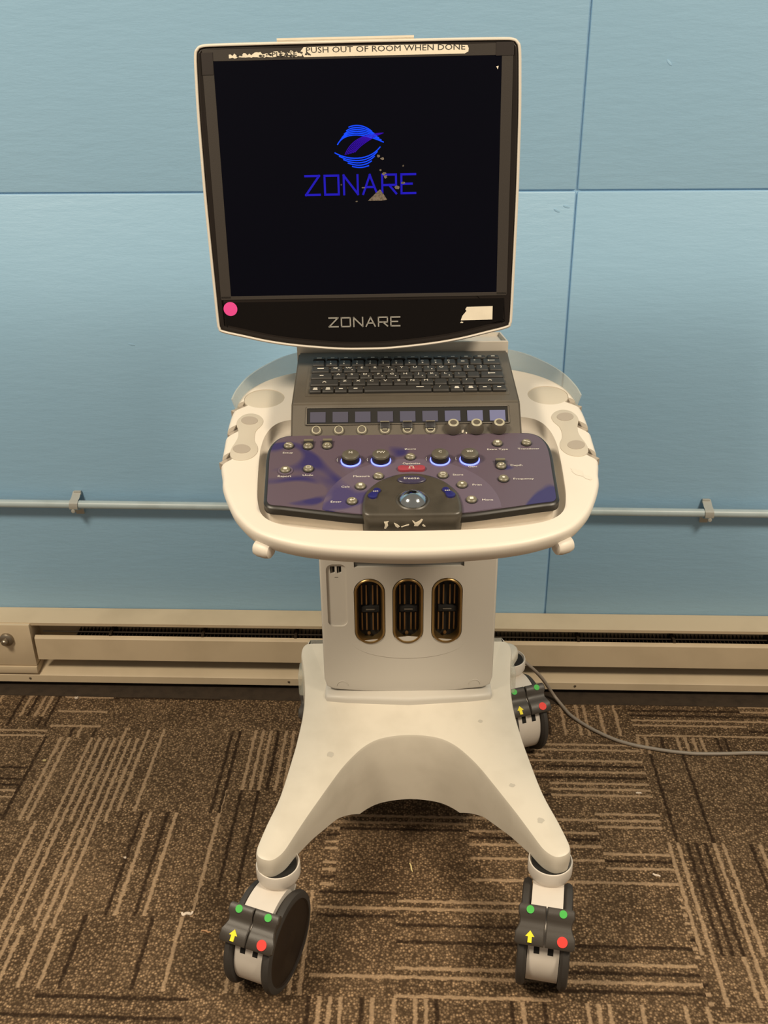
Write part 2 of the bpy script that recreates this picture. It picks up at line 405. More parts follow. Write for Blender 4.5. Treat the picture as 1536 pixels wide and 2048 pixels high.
# ============================================================ THE ROOM
WY = 1.839
def room():
    mb = MB()   # wall of four painted sheets with a groove between them
    for (x0, x1) in ((-2.2, 0.2775), (0.2805, 2.6)):
        for (z0, z1) in ((0.0, 1.0888), (1.0912, 2.75)):
            mb.box(((x0+x1)/2, WY+0.02, (z0+z1)/2), (x1-x0, 0.04, z1-z0), 'wall', bev=0.0034, seg=2)
    mb.box((0.2, WY+0.035, 1.375), (4.8, 0.06, 2.75), 'wall')
    # paint blisters and chips
    for x, z, a in ((0.245, 1.055, 0.5), (0.262, 1.062, 0.3), (0.42, 1.30, 0.8), (-0.58, 0.80, 0.2), (-0.36, 1.24, -0.5)):
        mb.lathe([(0.0035, -0.001), (0.0028, 0.0006), (0.0, 0.001)], 'wall', 10,
                 Matrix.Translation((x, WY, z)) @ Matrix.Rotation(a, 4, 'Y') @ Matrix.Rotation(pi/2, 4, 'X') @ Matrix.Diagonal((2.2, 0.7, 1, 1)))
    w = mb.build('wall_back'); w['kind'] = 'structure'
    mb = MB(); mb.box((0.2, 0.4, -0.02), (4.8, 4.0, 0.04), 'carpet')
    f = mb.build('floor'); f['kind'] = 'structure'
    # thin dark brown strip flat on the carpet, running under the heater
    mb = MB(); mb.prism([(-2.0, 1.740), (-0.9, 1.743), (-0.2, 1.738), (0.5, 1.741), (1.2, 1.739), (2.4, 1.742), (2.4, WY), (-2.0, WY)], -0.001, 0.0012, 'floorstrip')
    t = mb.build('floor_strip'); t['kind'] = 'structure'
room()

def heater():
    root = bpy.data.objects.new('baseboard_heater', None); COL.objects.link(root); root.location = (0, 0, 0)
    tag(root, 'long cream metal baseboard heater along the foot of the blue wall', 'heater')
    X0, X1 = -2.0, 2.4
    def profx(name, pts, x0, x1, mat='heater', bev=0.0):
        mb = MB(); mb.prism(pts, x0, x1, mat, axis='x'); return mb.build(name, root, smooth=30)
    profx('back_panel', [(WY-0.001, 0.012), (WY-0.001, 0.178), (WY-0.004, 0.178), (WY-0.004, 0.012)], X0, X1)
    profx('top_cover', [(WY-0.004, 0.1785), (WY-0.004, 0.1740), (1.787, 0.169), (1.786, 0.1655), (1.783, 0.1655), (1.782, 0.173)], X0, X1)
    profx('damper', [(1.776, 0.078), (1.776, 0.134), (1.778, 0.137), (1.784, 0.1395), (1.785, 0.1375), (1.7785, 0.134), (1.7785, 0.078)], -0.872, X1)
    profx('bottom_tray', [(1.774, 0.016), (1.774, 0.034), (1.777, 0.036), (1.812, 0.047), (1.832, 0.050), (1.832, 0.044), (1.779, 0.031), (1.779, 0.016)], X0, X1)
    profx('inner_reflector', [(1.826, 0.05), (1.826, 0.165), (1.829, 0.165), (1.829, 0.05)], X0, X1, 'heater')
    mb = MB()       # finned heating element
    mb.tube([(X0, 1.803, 0.108), (X1, 1.803, 0.108)], 0.008, 'fins')
    x = -0.78
    while x < 1.6:
        mb.box((x, 1.806, 0.108), (0.0012, 0.036, 0.056), 'fins'); x += 0.0085
    el = mb.build('heating_element', root, smooth=30)
    mb = MB()       # thin support wires above the fins
    for k in range(9):
        mb.box((-0.70+0.21*k, 1.803, 0.139), (0.006, 0.04, 0.012), 'fins')
    mb.tube([(-0.86, 1.80, 0.139), (-0.6, 1.795, 0.142), (-0.3, 1.797, 0.140), (1.6, 1.80, 0.1385)], 0.0018, 'fins', 8)
    mb.build('wiring', root)
    mb = MB()       # left junction box with thermostat knob
    mb.box((-1.44, 1.799, 0.1165), (1.124, 0.05, 0.110), 'heater', bev=0.002)
    mb.box((-1.44, 1.797, 0.0505), (1.124, 0.052, 0.018), 'heater', bev=0.001)
    b = mb.build('end_box', root)
    mb = MB(); T = Matrix.Translation((-0.934, 1.774, 0.134)) @ Matrix.Rotation(pi/2, 4, 'X')
    mb.lathe([(0.016, -0.002), (0.0155, 0.006), (0.012, 0.009), (0.0075, 0.0095), (0.007, 0.018), (0.005, 0.020), (0, 0.020)], 'knobmetal', 28, T)
    mb.build('thermostat_knob', b)
    mb = MB()
    for x in (-0.90, -0.30, 0.35):
        mb = MB(); mb.lathe([(0.003, 0), (0.0025, 0.0012), (0, 0.0016)], 'knobmetal', 12, Matrix.Translation((x, 1.7737, 0.026)) @ Matrix.Rotation(pi/2, 4, 'X'))
        mb.build('screw', root)
heater()

def conduit():
    root = bpy.data.objects.new('conduit_pipe', None); COL.objects.link(root)
    tag(root, 'thin blue painted conduit pipe running across the wall at knee height', 'pipe')
    zf = lambda x: 0.4555-0.0068*(x+0.8)
    mb = MB(); mb.tube([(x, 1.815, zf(x)) for x in (-2.0, -1.2, -0.6, -0.1, 0.4, 0.9, 2.4)], 0.0088, 'galv', 20)
    mb.build('pipe', root)
    for x, s in ((-0.742, 1), (0.600, -1)):
        mb = MB(); z = zf(x); prof = []
        for (y, zz) in [(WY-0.002, z+0.021), (WY-0.006, z+0.0195), (1.822, z+0.0125), (1.812, z+0.0108), (1.8055, z+0.006), (1.804, z), (1.8055, z-0.007), (1.811, z-0.012), (1.822, z-0.0165), (WY-0.004, z-0.0185), (WY-0.002, z-0.030)]:
            prof.append((y, zz))
        l0 = [(x-0.009+0.10*s*(zz-z)*0.9, y, zz) for y, zz in prof]; l1 = [(x+0.009+0.10*s*(zz-z)*0.9, y, zz) for y, zz in prof]
        vs = l0+l1; n = len(prof)
        inn = [(a, (b-1.815)*0.90+1.815+0.001, (c-z)*0.90+z) for a, b, c in vs]
        fs = [(i, i+1, n+i+1, n+i) for i in range(n-1)]; o = 2*n
        fs += [(o+i, o+n+i, o+n+i+1, o+i+1) for i in range(n-1)]
        for i in range(n-1): fs += [(i, o+i, o+i+1, i+1), (n+i, n+i+1, o+n+i+1, o+n+i)]
        mb.add(vs+inn, fs, 'strap')
        mb.lathe([(0.0045, 0), (0.004, 0.002), (0, 0.003)], 'strap', 14, Matrix.Translation((x-0.002*s, 1.8065, z-0.012)) @ Matrix.Rotation(pi/2, 4, 'X'))
        mb.box((x+0.002*s, WY-0.004, z-0.024), (0.018, 0.006, 0.016), 'strap', bev=0.0015)
        mb.box((x+0.003*s, WY-0.004, z+0.018), (0.016, 0.006, 0.010), 'strap', bev=0.0015)
        mb.build('pipe_clamp', root)
conduit()

# ============================================================ THE ULTRASOUND MACHINE
# machine frame: x right, y away from the viewer, z up; origin on the carpet under the machine
OX, OY = 0.03, 1.35
ROOT = bpy.data.objects.new('ultrasound_machine', None); COL.objects.link(ROOT)
ROOT.location = Matrix.Rotation(PHI, 3, 'Z') @ Vector((OX, OY, 0)); ROOT.rotation_euler = (0, 0, PHI)
tag(ROOT, 'cream ultrasound machine on casters with large dark monitor and keyboard console', 'ultrasound machine')
BX = 0.009      # the base sits a touch to the right of the console's middle

# ---------------------------------------------------------------- base deck
def deck():
    half = [(0, .172), (.17, .172), (.186, .170), (.196, .160), (.198, .140), (.192, .103), (.1865, .05), (.187, 0), (.1925, -.052), (.198, -.088), (.212, -.163), (.2285, -.215),
            (.2375, -.247), (.2395, -.260), (.237, -.269), (.228, -.2755), (.2155, -.2775), (.205, -.272), (.1945, -.260), (.180, -.232), (.1635, -.2005), (.1475, -.172), (.131, -.143), (.114, -.1145), (.0963, -.0905), (.077, -.0700), (.055, -.0560), (.028, -.0490), (0, -.0468)]
    half = [(x*(1+0.016*max(0, min(1, -y/0.27))), y) for x, y in half]
    P = catmull(mirror(half), 4)
    top = lambda y: 0.224+0.209*(y+OY-1.078)
    def bot(x, y):
        a = abs(x)
        pts = [(0, .124), (.088, .122), (.105, .140), (.125, .160), (.16, .178), (.187, .187), (.3, .187)]
        for (a0, b0), (a1, b1) in zip(pts, pts[1:]):
            if a <= a1: z = b0+(b1-b0)*(a-a0)/(a1-a0); break
        if y > -0.06: z = min(z, 0.124+max(0, -y)*0.5)
        return z
    P0 = inset(P, 0.0010); P1 = inset(P, 0.0015); P2 = inset(P, 0.006)
    mb = MB()
    mb.loft([[(x+BX, y, bot(x, y)) for x, y in P0], [(x+BX, y, bot(x, y)*0.5+top(y)*0.5) for x, y in inset(P, -0.0005)], [(x+BX, y, top(y)-0.006) for x, y in P],
             [(x+BX, y, top(y)-0.0018) for x, y in P1], [(x+BX, y, top(y)) for x, y in P2]], 'deckm')
    # rear arms reaching out to the back casters
    for s in (-1, 1):
        e = 0.0 if s > 0 else -0.046
        a = [(0.10, 0.10), (0.160, 0.10), (0.170+e, 0.17), (0.226+e, 0.272), (0.236+e, 0.300), (0.228+e, 0.318), (0.210+e, 0.324), (0.190+e, 0.316), (0.14, 0.24), (0.10, 0.16)]
        Q = catmull([(s*x+BX, y) for x, y in a], 4)
        mb.prism(Q, 0.187, 0.207, 'deckm', bev=0.008, seg=3)
    d = mb.build('base_deck', ROOT, smooth=40)
    for s in (-1, 1):       # cloudy side bumpers at the deck's back corners
        mb = MB(); mb.box((s*0.1945+BX, 0.115, 0.272), (0.014, 0.045, 0.048), 'clear', bev=0.005, seg=3)
        mb.build('bumper', d)
    # dirt marks
    mb = MB()
    for x, y, r in ((-0.135, -0.085, 0.007), (0.165, -0.15, 0.005), (0.125, -0.02, 0.004), (0.203, -0.215, 0.006)):
        pts = [(x+BX+r*(0.7+0.5*random.random())*cos(a*pi/5), y+r*(0.6+0.4*random.random())*sin(a*pi/5)) for a in range(10)]
        mb.add([(a, b, top(b)+0.0003) for a, b in pts], [tuple(range(10))], 'stain')
        mb.build('scuff_mark', d); mb = MB()
M['stain'] = plain('grey_scuff', (0.50, 0.46, 0.39, 1), 0.6)
deck()

# ---------------------------------------------------------------- column
def column():
    cy = 0.04                       # front face in machine frame
    cx = 0.0100; hw_ = 0.1495
    mb = MB()
    # main body
    plan = [(cx-hw_+0.004, cy+0.032), (cx-hw_+0.012, cy+0.024), (cx+hw_-0.012, cy+0.024), (cx+hw_-0.004, cy+0.032),
            (cx+hw_-0.02, cy+0.20), (cx+hw_-0.04, cy+0.215), (cx-hw_+0.04, cy+0.215), (cx-hw_+0.02, cy+0.20)]
    mb.prism(plan, 0.27, 0.835, 'column')
    c = mb.build('column', ROOT)
    # front plate with the ports cut out
    o = [(cx-hw_, 0.78), (cx-hw_, 0.325)]+[(cx-hw_+0.004, 0.310), (cx-hw_+0.016, 0.3035), (cx-0.08, 0.2975), (cx, 0.294), (cx+0.08, 0.2975), (cx+hw_-0.016, 0.3035), (cx+hw_-0.004, 0.310)]+[(cx+hw_, 0.325), (cx+hw_, 0.78)]
    mb = MB(); mb.prism(o, cy+0.028, cy, 'column', bev=0.004, seg=3, axis='y')
    plate = mb.build('front_plate', ROOT)
    cut = MB()
    for px in (-0.0565, 0.0090, 0.0755):
        cut.prism(rrect(px-0.0265, 0.4005, px+0.0265, 0.5325, 0.0262, 10), cy-0.02, cy+0.020, 'column', axis='y')
    cut.prism(rrect(-0.1285, 0.4375, -0.0945, 0.5610, 0.011, 6), cy-0.02, cy+0.004, 'column', axis='y')
    cutaway(plate, cut)
    cut = MB()
    cut.prism([(-0.0815, 0.5545), (0.103, 0.5545), (0.103, 0.5665), (-0.0815, 0.5665)], cy-0.02, cy+0.012, 'column', axis='y')
    for x in (-0.1215, -0.1105): cut.prism([(x, 0.5415), (x+0.0075, 0.5415), (x+0.0075, 0.5550), (x, 0.5550)], cy-0.02, cy+0.016, 'column', axis='y')
    cutaway(plate, cut)
    mb = MB(); mb.box((0.011, cy+0.0085, 0.5605), (0.183, 0.006, 0.0115), 'vent'); mb.build('drawer_slot', plate)
    mb = MB()
    for x in (-0.1215, -0.1105): mb.box((x+0.00375, cy+0.0125, 0.548), (0.0074, 0.006, 0.0134), 'black'); mb.box((x+0.0025, cy+0.0085, 0.5480), (0.002, 0.006, 0.010), 'dust')
    mb.box((-0.1115, cy+0.0041, 0.5335), (0.006, 0.0006, 0.001), 'dust')
    mb.build('usb_port', plate)
    # raised smile-shaped step under the ports
    mb = MB(); N_ = 24; ap = [(cx+0.098*cos(pi+pi*k/N_), 0.4060-0.036*sin(pi*k/N_)) for k in range(N_+1)]
    yf = [cy+0.0002-0.0010*sin(pi*k/N_)**0.7 for k in range(N_+1)]
    vs = [(cx, cy+0.0001, 0.4160)]+[(x, y, z) for (x, z), y in zip(ap, yf)]+[(x, cy+0.0006, z-0.0012) for x, z in ap]
    fs = [(0, k+1, k+2) for k in range(N_)]+[(k+1, N_+2+k, N_+3+k, k+2) for k in range(N_)]
    mb.add(vs, fs, 'column')
    mb.build('trim_arc', plate)
    for px in (-0.0565, 0.0090, 0.0755):
        mb = MB()
        ring = lambda d, y: [(x, y, z) for x, z in rrect(px-0.0255+d, 0.4015+d, px+0.0255-d, 0.5315-d, 0.0255-d, 10)]
        mb.loft([ring(0.0, cy+0.022), ring(0.0, cy-0.0005), ring(0.0012, cy-0.002), ring(0.0035, cy-0.0015), ring(0.0055, cy+0.004), ring(0.0062, cy+0.016)], 'brass', cap0=False, cap1=False)
        mb.prism(rrect(px-0.0195, 0.4075, px+0.0195, 0.5255, 0.0194, 10), cy+0.019, cy+0.0155, 'black', axis='y')
        prt = mb.build('probe_port', plate)
        mb = MB()
        for sx in (-0.0135, -0.0055, 0.0055, 0.0135):
            for z0, z1 in ((0.4225, 0.4585), (0.4745, 0.5135)):
                mb.box((px+sx, cy+0.0135, (z0+z1)/2), (0.0026, 0.006, z1-z0), 'pin', bev=0.0004)
        mb.box((px+0.001, cy+0.012, 0.4665), (0.031, 0.008, 0.011), 'black', bev=0.001)
        mb.box((px+0.001, cy+0.0075, 0.4665), (0.015, 0.002, 0.0022), 'dust', bev=0.0005)
        mb.lathe([(0.003, 0), (0.0028, 0.003), (0, 0.004)], 'pin', 12, Matrix.Translation((px-0.002, cy+0.012, 0.4165)) @ Matrix.Rotation(pi/2, 4, 'X'))
        mb.build('connector_pins', plate)
    # skirt where the column meets the deck
    mb = MB()
    sk = [(cx-0.150, cy+0.06), (cx-0.150, cy-0.004), (cx-0.146, cy-0.012), (cx-0.11, cy-0.0165), (cx, cy-0.023), (cx+0.11, cy-0.0165), (cx+0.146, cy-0.012), (cx+0.150, cy-0.004), (cx+0.150, cy+0.06)]
    mb.prism(sk, 0.262, 0.2985, 'column', bev=0.007, seg=4)
    mb.build('column_skirt', ROOT)
    for sx in (-1, 1):
        mb = MB()
        for k in range(13):
            pass
        pts = [(cx+sx*0.118+0.010*cos(a), cy-0.0004, 0.312+0.010*sin(a)) for a in [pi*k/12 for k in range(13)]]
        mb.tube(pts, 0.0006, 'column', 6); mb.build('screw_cover', plate)
    # underbody between column and console
    mb = MB()
    mb.prism([(-0.12, -0.19), (0.12, -0.19), (0.155, -0.12), (0.155, 0.06), (0.12, 0.09), (-0.12, 0.09), (-0.155, 0.06), (-0.155, -0.12)], 0.0, 0.03, 'column', bev=0.0)
    mb.build('console_underbody', ROOT, loc=(0, -0.02, 0.795), rot=(0.129, 0, 0))
column()

# ---------------------------------------------------------------- casters
def caster(sx, sy, ang, yshift=0.0):
    T0 = Matrix.Translation((sx, sy, 0)) @ Matrix.Rotation(ang, 4, 'Z')
    loc = (sx, sy, 0); rot = (0, 0, ang)
    tr = -0.048; R = 0.079
    mb = MB()       # collar and fork body between the wheels
    mb.lathe([(0.020, 0.110), (0.026, 0.150), (0.0332, 0.1655), (0.0348, 0.169), (0.0348, 0.187), (0.0340, 0.1895), (0.0325, 0.1900), (0.0308, 0.1850), (0.0, 0.185)], 'fork', 40)
    mb.lathe([(0.0298, 0.180), (0.0298, 0.1866), (0.0, 0.1866)], 'black', 32)
    mb.lathe([(0.012, 0.18), (0.012, 0.2), (0, 0.2)], 'tyre', 16)
    c = mb.build('caster', ROOT, loc, rot)
    def arc(r0, r1, a0, a1, w, mat, m, n=18, ox=0.0):
        outer = [(tr-r1*cos(radians(a0+(a1-a0)*k/n)), R+r1*sin(radians(a0+(a1-a0)*k/n))) for k in range(n+1)]
        inner = [(tr-r0*cos(radians(a0+(a1-a0)*k/n)), R+r0*sin(radians(a0+(a1-a0)*k/n))) for k in range(n+1)]
        m.prism(outer+inner[::-1], ox-w/2, ox+w/2, mat, axis='x')
    mb = MB(); arc(0.045, 0.0845, 38, 135, 0.048, 'fork', mb)
    arc(0.045, 0.069, -46, 40, 0.048, 'fork', mb)
    mb.box((0, tr, 0.079), (0.034, 0.06, 0.05), 'black')
    for s in (-1, 1):       # notches in the front fender
        arc(0.055, 0.0694, 24, 40.0, 0.0085, 'black', mb, 8, s*0.0105)
    mb.build('fender', c)
    for s in (-1, 1):
        mb = MB(); w0, w1 = 0.0245, 0.0395
        prof = [(0.0, w0), (0.066, w0), (R-0.003, w0+0.001), (R, w0+0.005), (R, w1-0.006), (R-0.002, w1-0.002), (R-0.008, w1), (0.0675, w1-0.0002), (0.0672, w1-0.006)]
        T = Matrix.Translation((0, tr, R)) @ Matrix.Rotation(s*pi/2, 4, 'Y')
        mb.lathe(prof, 'tyre', 56, T)
        mb.lathe([(0.0675, w1-0.004), (0.0675, w1-0.0005), (0.065, w1-0.0025), (0.02, w1-0.0018), (0.018, w1-0.0005), (0, w1-0.0005)], 'hub', 48, T)
        mb.build('wheel', c)
    # pedal: a pair of shaped flaps
    a = Vector((0, tr-0.026, R+0.088)); b = Vector((0, tr-0.068, R+0.0555))
    d = (b-a).normalized(); nrm = Vector((0, -d.z*-1, d.y)); nrm = Vector((0, -abs(d.z), abs(d.y))); L_ = (b-a).length
    Tp = Matrix(((1, 0, 0, 0), (0, d.y, nrm.y, 0), (0, d.z, nrm.z, 0), (0, 0, 0, 1))); Tp = Matrix.Translation(a) @ Tp
    # local: x, along (0..L), normal
    for s in (-1, 1):
        mb = MB()
        secs = [(0.000, 0.040, -0.004, 0.0065), (0.004, 0.042, -0.004, 0.0085), (0.013, 0.042, -0.004, 0.0075), (0.019, 0.0395, -0.006, 0.0030), (0.027, 0.039, -0.006, 0.0015),
                (0.033, 0.041, -0.006, 0.0035), (0.040, 0.0445, -0.004, 0.0050), (L_+0.001, 0.0445, -0.003, 0.0035), (L_+0.004, 0.042, -0.0025, 0.001)]
        loops = []
        for y, w, z0, z1 in secs:
            x0, x1 = 0.0010*s, w*s
            loops.append([(x0, y, z0), (x1, y, z0), (x1, y, z1-0.0015), (x1-0.0015*s, y, z1), (x0+0.0015*s, y, z1), (x0, y, z1-0.0012)])
        mb.loft(loops, 'pedal', mtx=Tp)
        def disc(x, y, z, r, mat):
            mb.lathe([(r, -0.0004), (r, 0.0007), (0, 0.0008)], mat, 20, Tp @ Matrix.Translation((x, y, z)))
        disc(0.0245*s, 0.0075, 0.0082, 0.0058, 'green')
        if s > 0: disc(0.026, 0.0460, 0.0046, 0.0078, 'red')
        else:
            arrow = [(-0.0030, 0.0085), (0.0030, 0.0085), (0.0030, 0.0), (0.0068, 0.0), (0.0, -0.0085), (-0.0068, 0.0), (-0.0030, 0.0)]
            mb.prism([(x-0.022, y+0.0450) for x, y in arrow], 0.0035, 0.0056, 'yellow', mtx=Tp)
        mb.build('brake_pedal', c)
    return c
SX, SY = 0.2095, -0.2500
caster(BX-SX-0.003, SY, -radians(21))
caster(BX+SX+0.007, SY, -radians(12))
caster(BX-0.176, 0.293, radians(3))
caster(BX+0.216, 0.290, radians(17))

# ---------------------------------------------------------------- console tray (its own sloping frame)
CT = math.atan(0.13)
CONS = dict(loc=(0.004, 0.96-OY, 0.835), rot=(CT, 0, 0))
RH = [(0.0, 0.468), (0.070, 0.466), (0.120, 0.459), (0.168, 0.447), (0.204, 0.425), (0.229, 0.396), (0.2400, 0.368), (0.2445, 0.336), (0.2475, 0.310), (0.2480, 0.270),
      (0.2465, 0.225), (0.2445, 0.180), (0.2385, 0.1475), (0.2350, 0.125), (0.2240, 0.091), (0.2090, 0.058), (0.184, 0.027), (0.145, 0.006), (0.102, -0.006), (0.05, -0.0125), (0.0, -0.0150)]
def console():
    P = catmull(mirror(RH), 5)
    L = lambda d, z: [(x, y, z) for x, y in inset(P, d)]
    mb = MB()
    mb.loft([L(0.030, -0.0265), L(0.013, -0.0260), L(0.0055, -0.0225), L(0.0015, -0.0150), L(0.0, -0.0075), L(0.0008, -0.0030), L(0.0028, -0.0008), L(0.006, 0.0), L(0.0065, 0.0)], 'white')
    tray = mb.build('console_tray', ROOT, CONS['loc'], CONS['rot'], smooth=40)
    # recess round the control panel
    rh = [(0.0, 0.300), (0.120, 0.300), (0.164, 0.294), (0.183, 0.281), (0.193, 0.255), (0.1965, 0.22), (0.1955, 0.185), (0.1915, 0.125), (0.1875, 0.090), (0.1790, 0.060), (0.1600, 0.0425), (0.130, 0.0325), (0.10, 0.0280), (0.05, 0.0250), (0.0, 0.0240)]
    Q = catmull(mirror(rh), 4)
    cut = MB(); LQ = lambda d, z: [(x, y, z) for x, y in inset(Q, d)]
    cut.loft([LQ(0.010, -0.014), LQ(0.005, -0.0115), LQ(0.0015, -0.006), LQ(0.0, 0.0), LQ(-0.003, 0.0016), LQ(-0.010, 0.01)], 'white')
    cutaway(tray, cut)
    # cup wells, probe holes, slots
    cups = [(s*0.2055, 0.3600, 0.0292) for s in (-1, 1)]
    cut = MB()
    for x, y, r in cups: cut.lathe([(r, -0.0035), (r, 0.02)], 'white', 48, Matrix.Translation((x, y, 0)))
    cutaway(tray, cut); cut = MB()
    def slot(x0, y0, x1, y1, w, d):
        cut = MB()
        dx, dy = x1-x0, y1-y0; l = sqrt(dx*dx+dy*dy); nx, ny = -dy/l*w/2, dx/l*w/2
        q = [(x0+nx, y0+ny), (x0-nx, y0-ny), (x1-nx*1.2, y1-ny*1.2), (x1+nx*1.2, y1+ny*1.2)]
        for s in (-1, 1):
            cut.prism([(s*a, b) for a, b in (q if s > 0 else q[::-1])], d, 0.03, 'white')
        cutaway(tray, cut)
    SL = [(0.228, 0.3475, 0.270, 0.3110), (0.222, 0.2885, 0.272, 0.2280), (0.224, 0.2105, 0.268, 0.1600)]
    for q in SL: slot(*q, 0.0145, -0.016)
    dog = [(0.2005, 0.2933), (0.2068, 0.3068), (0.2180, 0.3135), (0.2290, 0.3100), (0.2355, 0.298), (0.2365, 0.284), (0.2325, 0.268), (0.2300, 0.250), (0.2318, 0.234), (0.2350, 0.218), (0.2350, 0.200), (0.2280, 0.1885), (0.2170, 0.1860), (0.2060, 0.192), (0.1998, 0.206), (0.2010, 0.2215), (0.2068, 0.238), (0.2076, 0.262), (0.2015, 0.279)]
    for s in (-1, 1):
        mb = MB(); mb.lathe([(0.0290, -0.004), (0.0290, -0.0012), (0.028, -0.0008), (0, -0.0008)], 'pad', 48)
        mb.build('cup_holder_pad', tray, (s*0.2055, 0.3600, 0))
        D = catmull([(s*x, y) for x, y in (dog if s > 0 else dog[::-1])], 4)
        for (xa, ya, xb, yb), f in zip(SL, (0.36, 0.33, 0.36)):
            xm, ym = xa+(xb-xa)*f*1.25, ya+(yb-ya)*f*1.25; l = sqrt((xm-xa)**2+(ym-ya)**2); nx, ny = -(ym-ya)/l*0.0068, (xm-xa)/l*0.0068
            q = [(xa+nx, ya+ny), (xa-nx, ya-ny), (xm-nx, ym-ny), (xm+nx, ym+ny)]
            mb = MB(); mb.prism([(s*a, b) for a, b in (q if s > 0 else q[::-1])], -0.0165, -0.0065, 'hole')
            mb.build('slot_liner', tray)
        mb = MB(); mb.prism(D, -0.002, 0.0009, 'pad', bev=0.0006)
        mb.lathe([(0.0125, 0.0003), (0.0125, 0.0013), (0, 0.0014)], 'hole', 32, Matrix.Translation((s*0.2195, 0.2925, 0)) @ Matrix.Rotation(-s*0.8, 4, 'Z') @ Matrix.Diagonal((0.86, 1, 1, 1)))
        mb.lathe([(0.0125, 0.0003), (0.0125, 0.0013), (0, 0.0014)], 'hole', 32, Matrix.Translation((s*0.2215, 0.2150, 0)) @ Matrix.Rotation(-s*0.8, 4, 'Z') @ Matrix.Diagonal((0.86, 1, 1, 1)))
        mb.build('probe_holder_pad', tray)
        # little cable hook under the handle
        mb = MB(); mb.lathe([(0, -0.013), (0.005, -0.0126), (0.009, -0.010), (0.0104, -0.005), (0.0104, 0.005), (0.009, 0.010), (0.005, 0.0126), (0, 0.013)], 'white', 24, Matrix.Rotation(pi/2, 4, 'Y'))
        mb.box((-s*0.004, 0.012, 0.006), (0.014, 0.022, 0.012), 'white', bev=0.004)
        mb.build('cable_hook', tray, (s*0.176, 0.026, -0.025), (0, 0, s*0.45))
    # worn smudge on right of tray
    mb = MB()
    for x, y, r, e, a in ((0.212, 0.148, 0.006, 1.8, -0.9), (0.222, 0.135, 0.004, 2.0, -1.0)):
        pts = []
        for k in range(14):
            t = 2*pi*k/14; q = r*(0.75+0.4*random.random()); ux, uy = q*cos(t)*e, q*sin(t)
            pts.append((x+ux*cos(a)-uy*sin(a), y+ux*sin(a)+uy*cos(a), 0.0004))
        mb.add(pts, [tuple(range(14))], 'stain2')
    mb.build('smudge', tray)
    # cloudy clear guard round the back edge
    hb = [(0.2430, 0.336), (0.2380, 0.362), (0.2250, 0.395), (0.2020, 0.425), (0.1700, 0.450), (0.122, 0.463), (0.06, 0.469), (0.0, 0.471)]
    base = catmull(hb+[(-x, y) for x, y in reversed(hb[:-1])], 5, closed=False)
    n = len(base); bot_, top_ = [], []
    for i, (x, y) in enumerate(base):
        u = min(i, n-1-i)/(n-1)*2
        h = 0.011+0.020*min(1, u/0.8)
        cx_, cy_ = x, y-0.25; l = sqrt(cx_*cx_+cy_*cy_)
        out = 0.007
        bot_.append((x, y, -0.012)); top_.append((x+cx_/l*out, y+cy_/l*out*0.8, h))
    mb = MB(); th = 0.0022; vs = []; fs = []
    rows = [[(a[0]+(b[0]-a[0])*t, a[1]+(b[1]-a[1])*t, a[2]+(b[2]-a[2])*t) for a, b in zip(bot_, top_)] for t in (0, .35, .7, 1)]
    inner = [[(p[0]*(1-th/0.3), (p[1]-0.25)*(1-th/0.25)+0.25, p[2]) for p in r] for r in rows]
    loops = []
    for i in range(n): loops.append([r[i] for r in rows]+[r[i] for r in reversed(inner)])
    mb.loft(loops, 'clear')
    mb.build('clear_guard', ROOT, CONS['loc'], CONS['rot'], smooth=50)
M['stain2'] = plain('faint_grey_smudge', (0.66, 0.61, 0.525, 1), 0.6)
console()

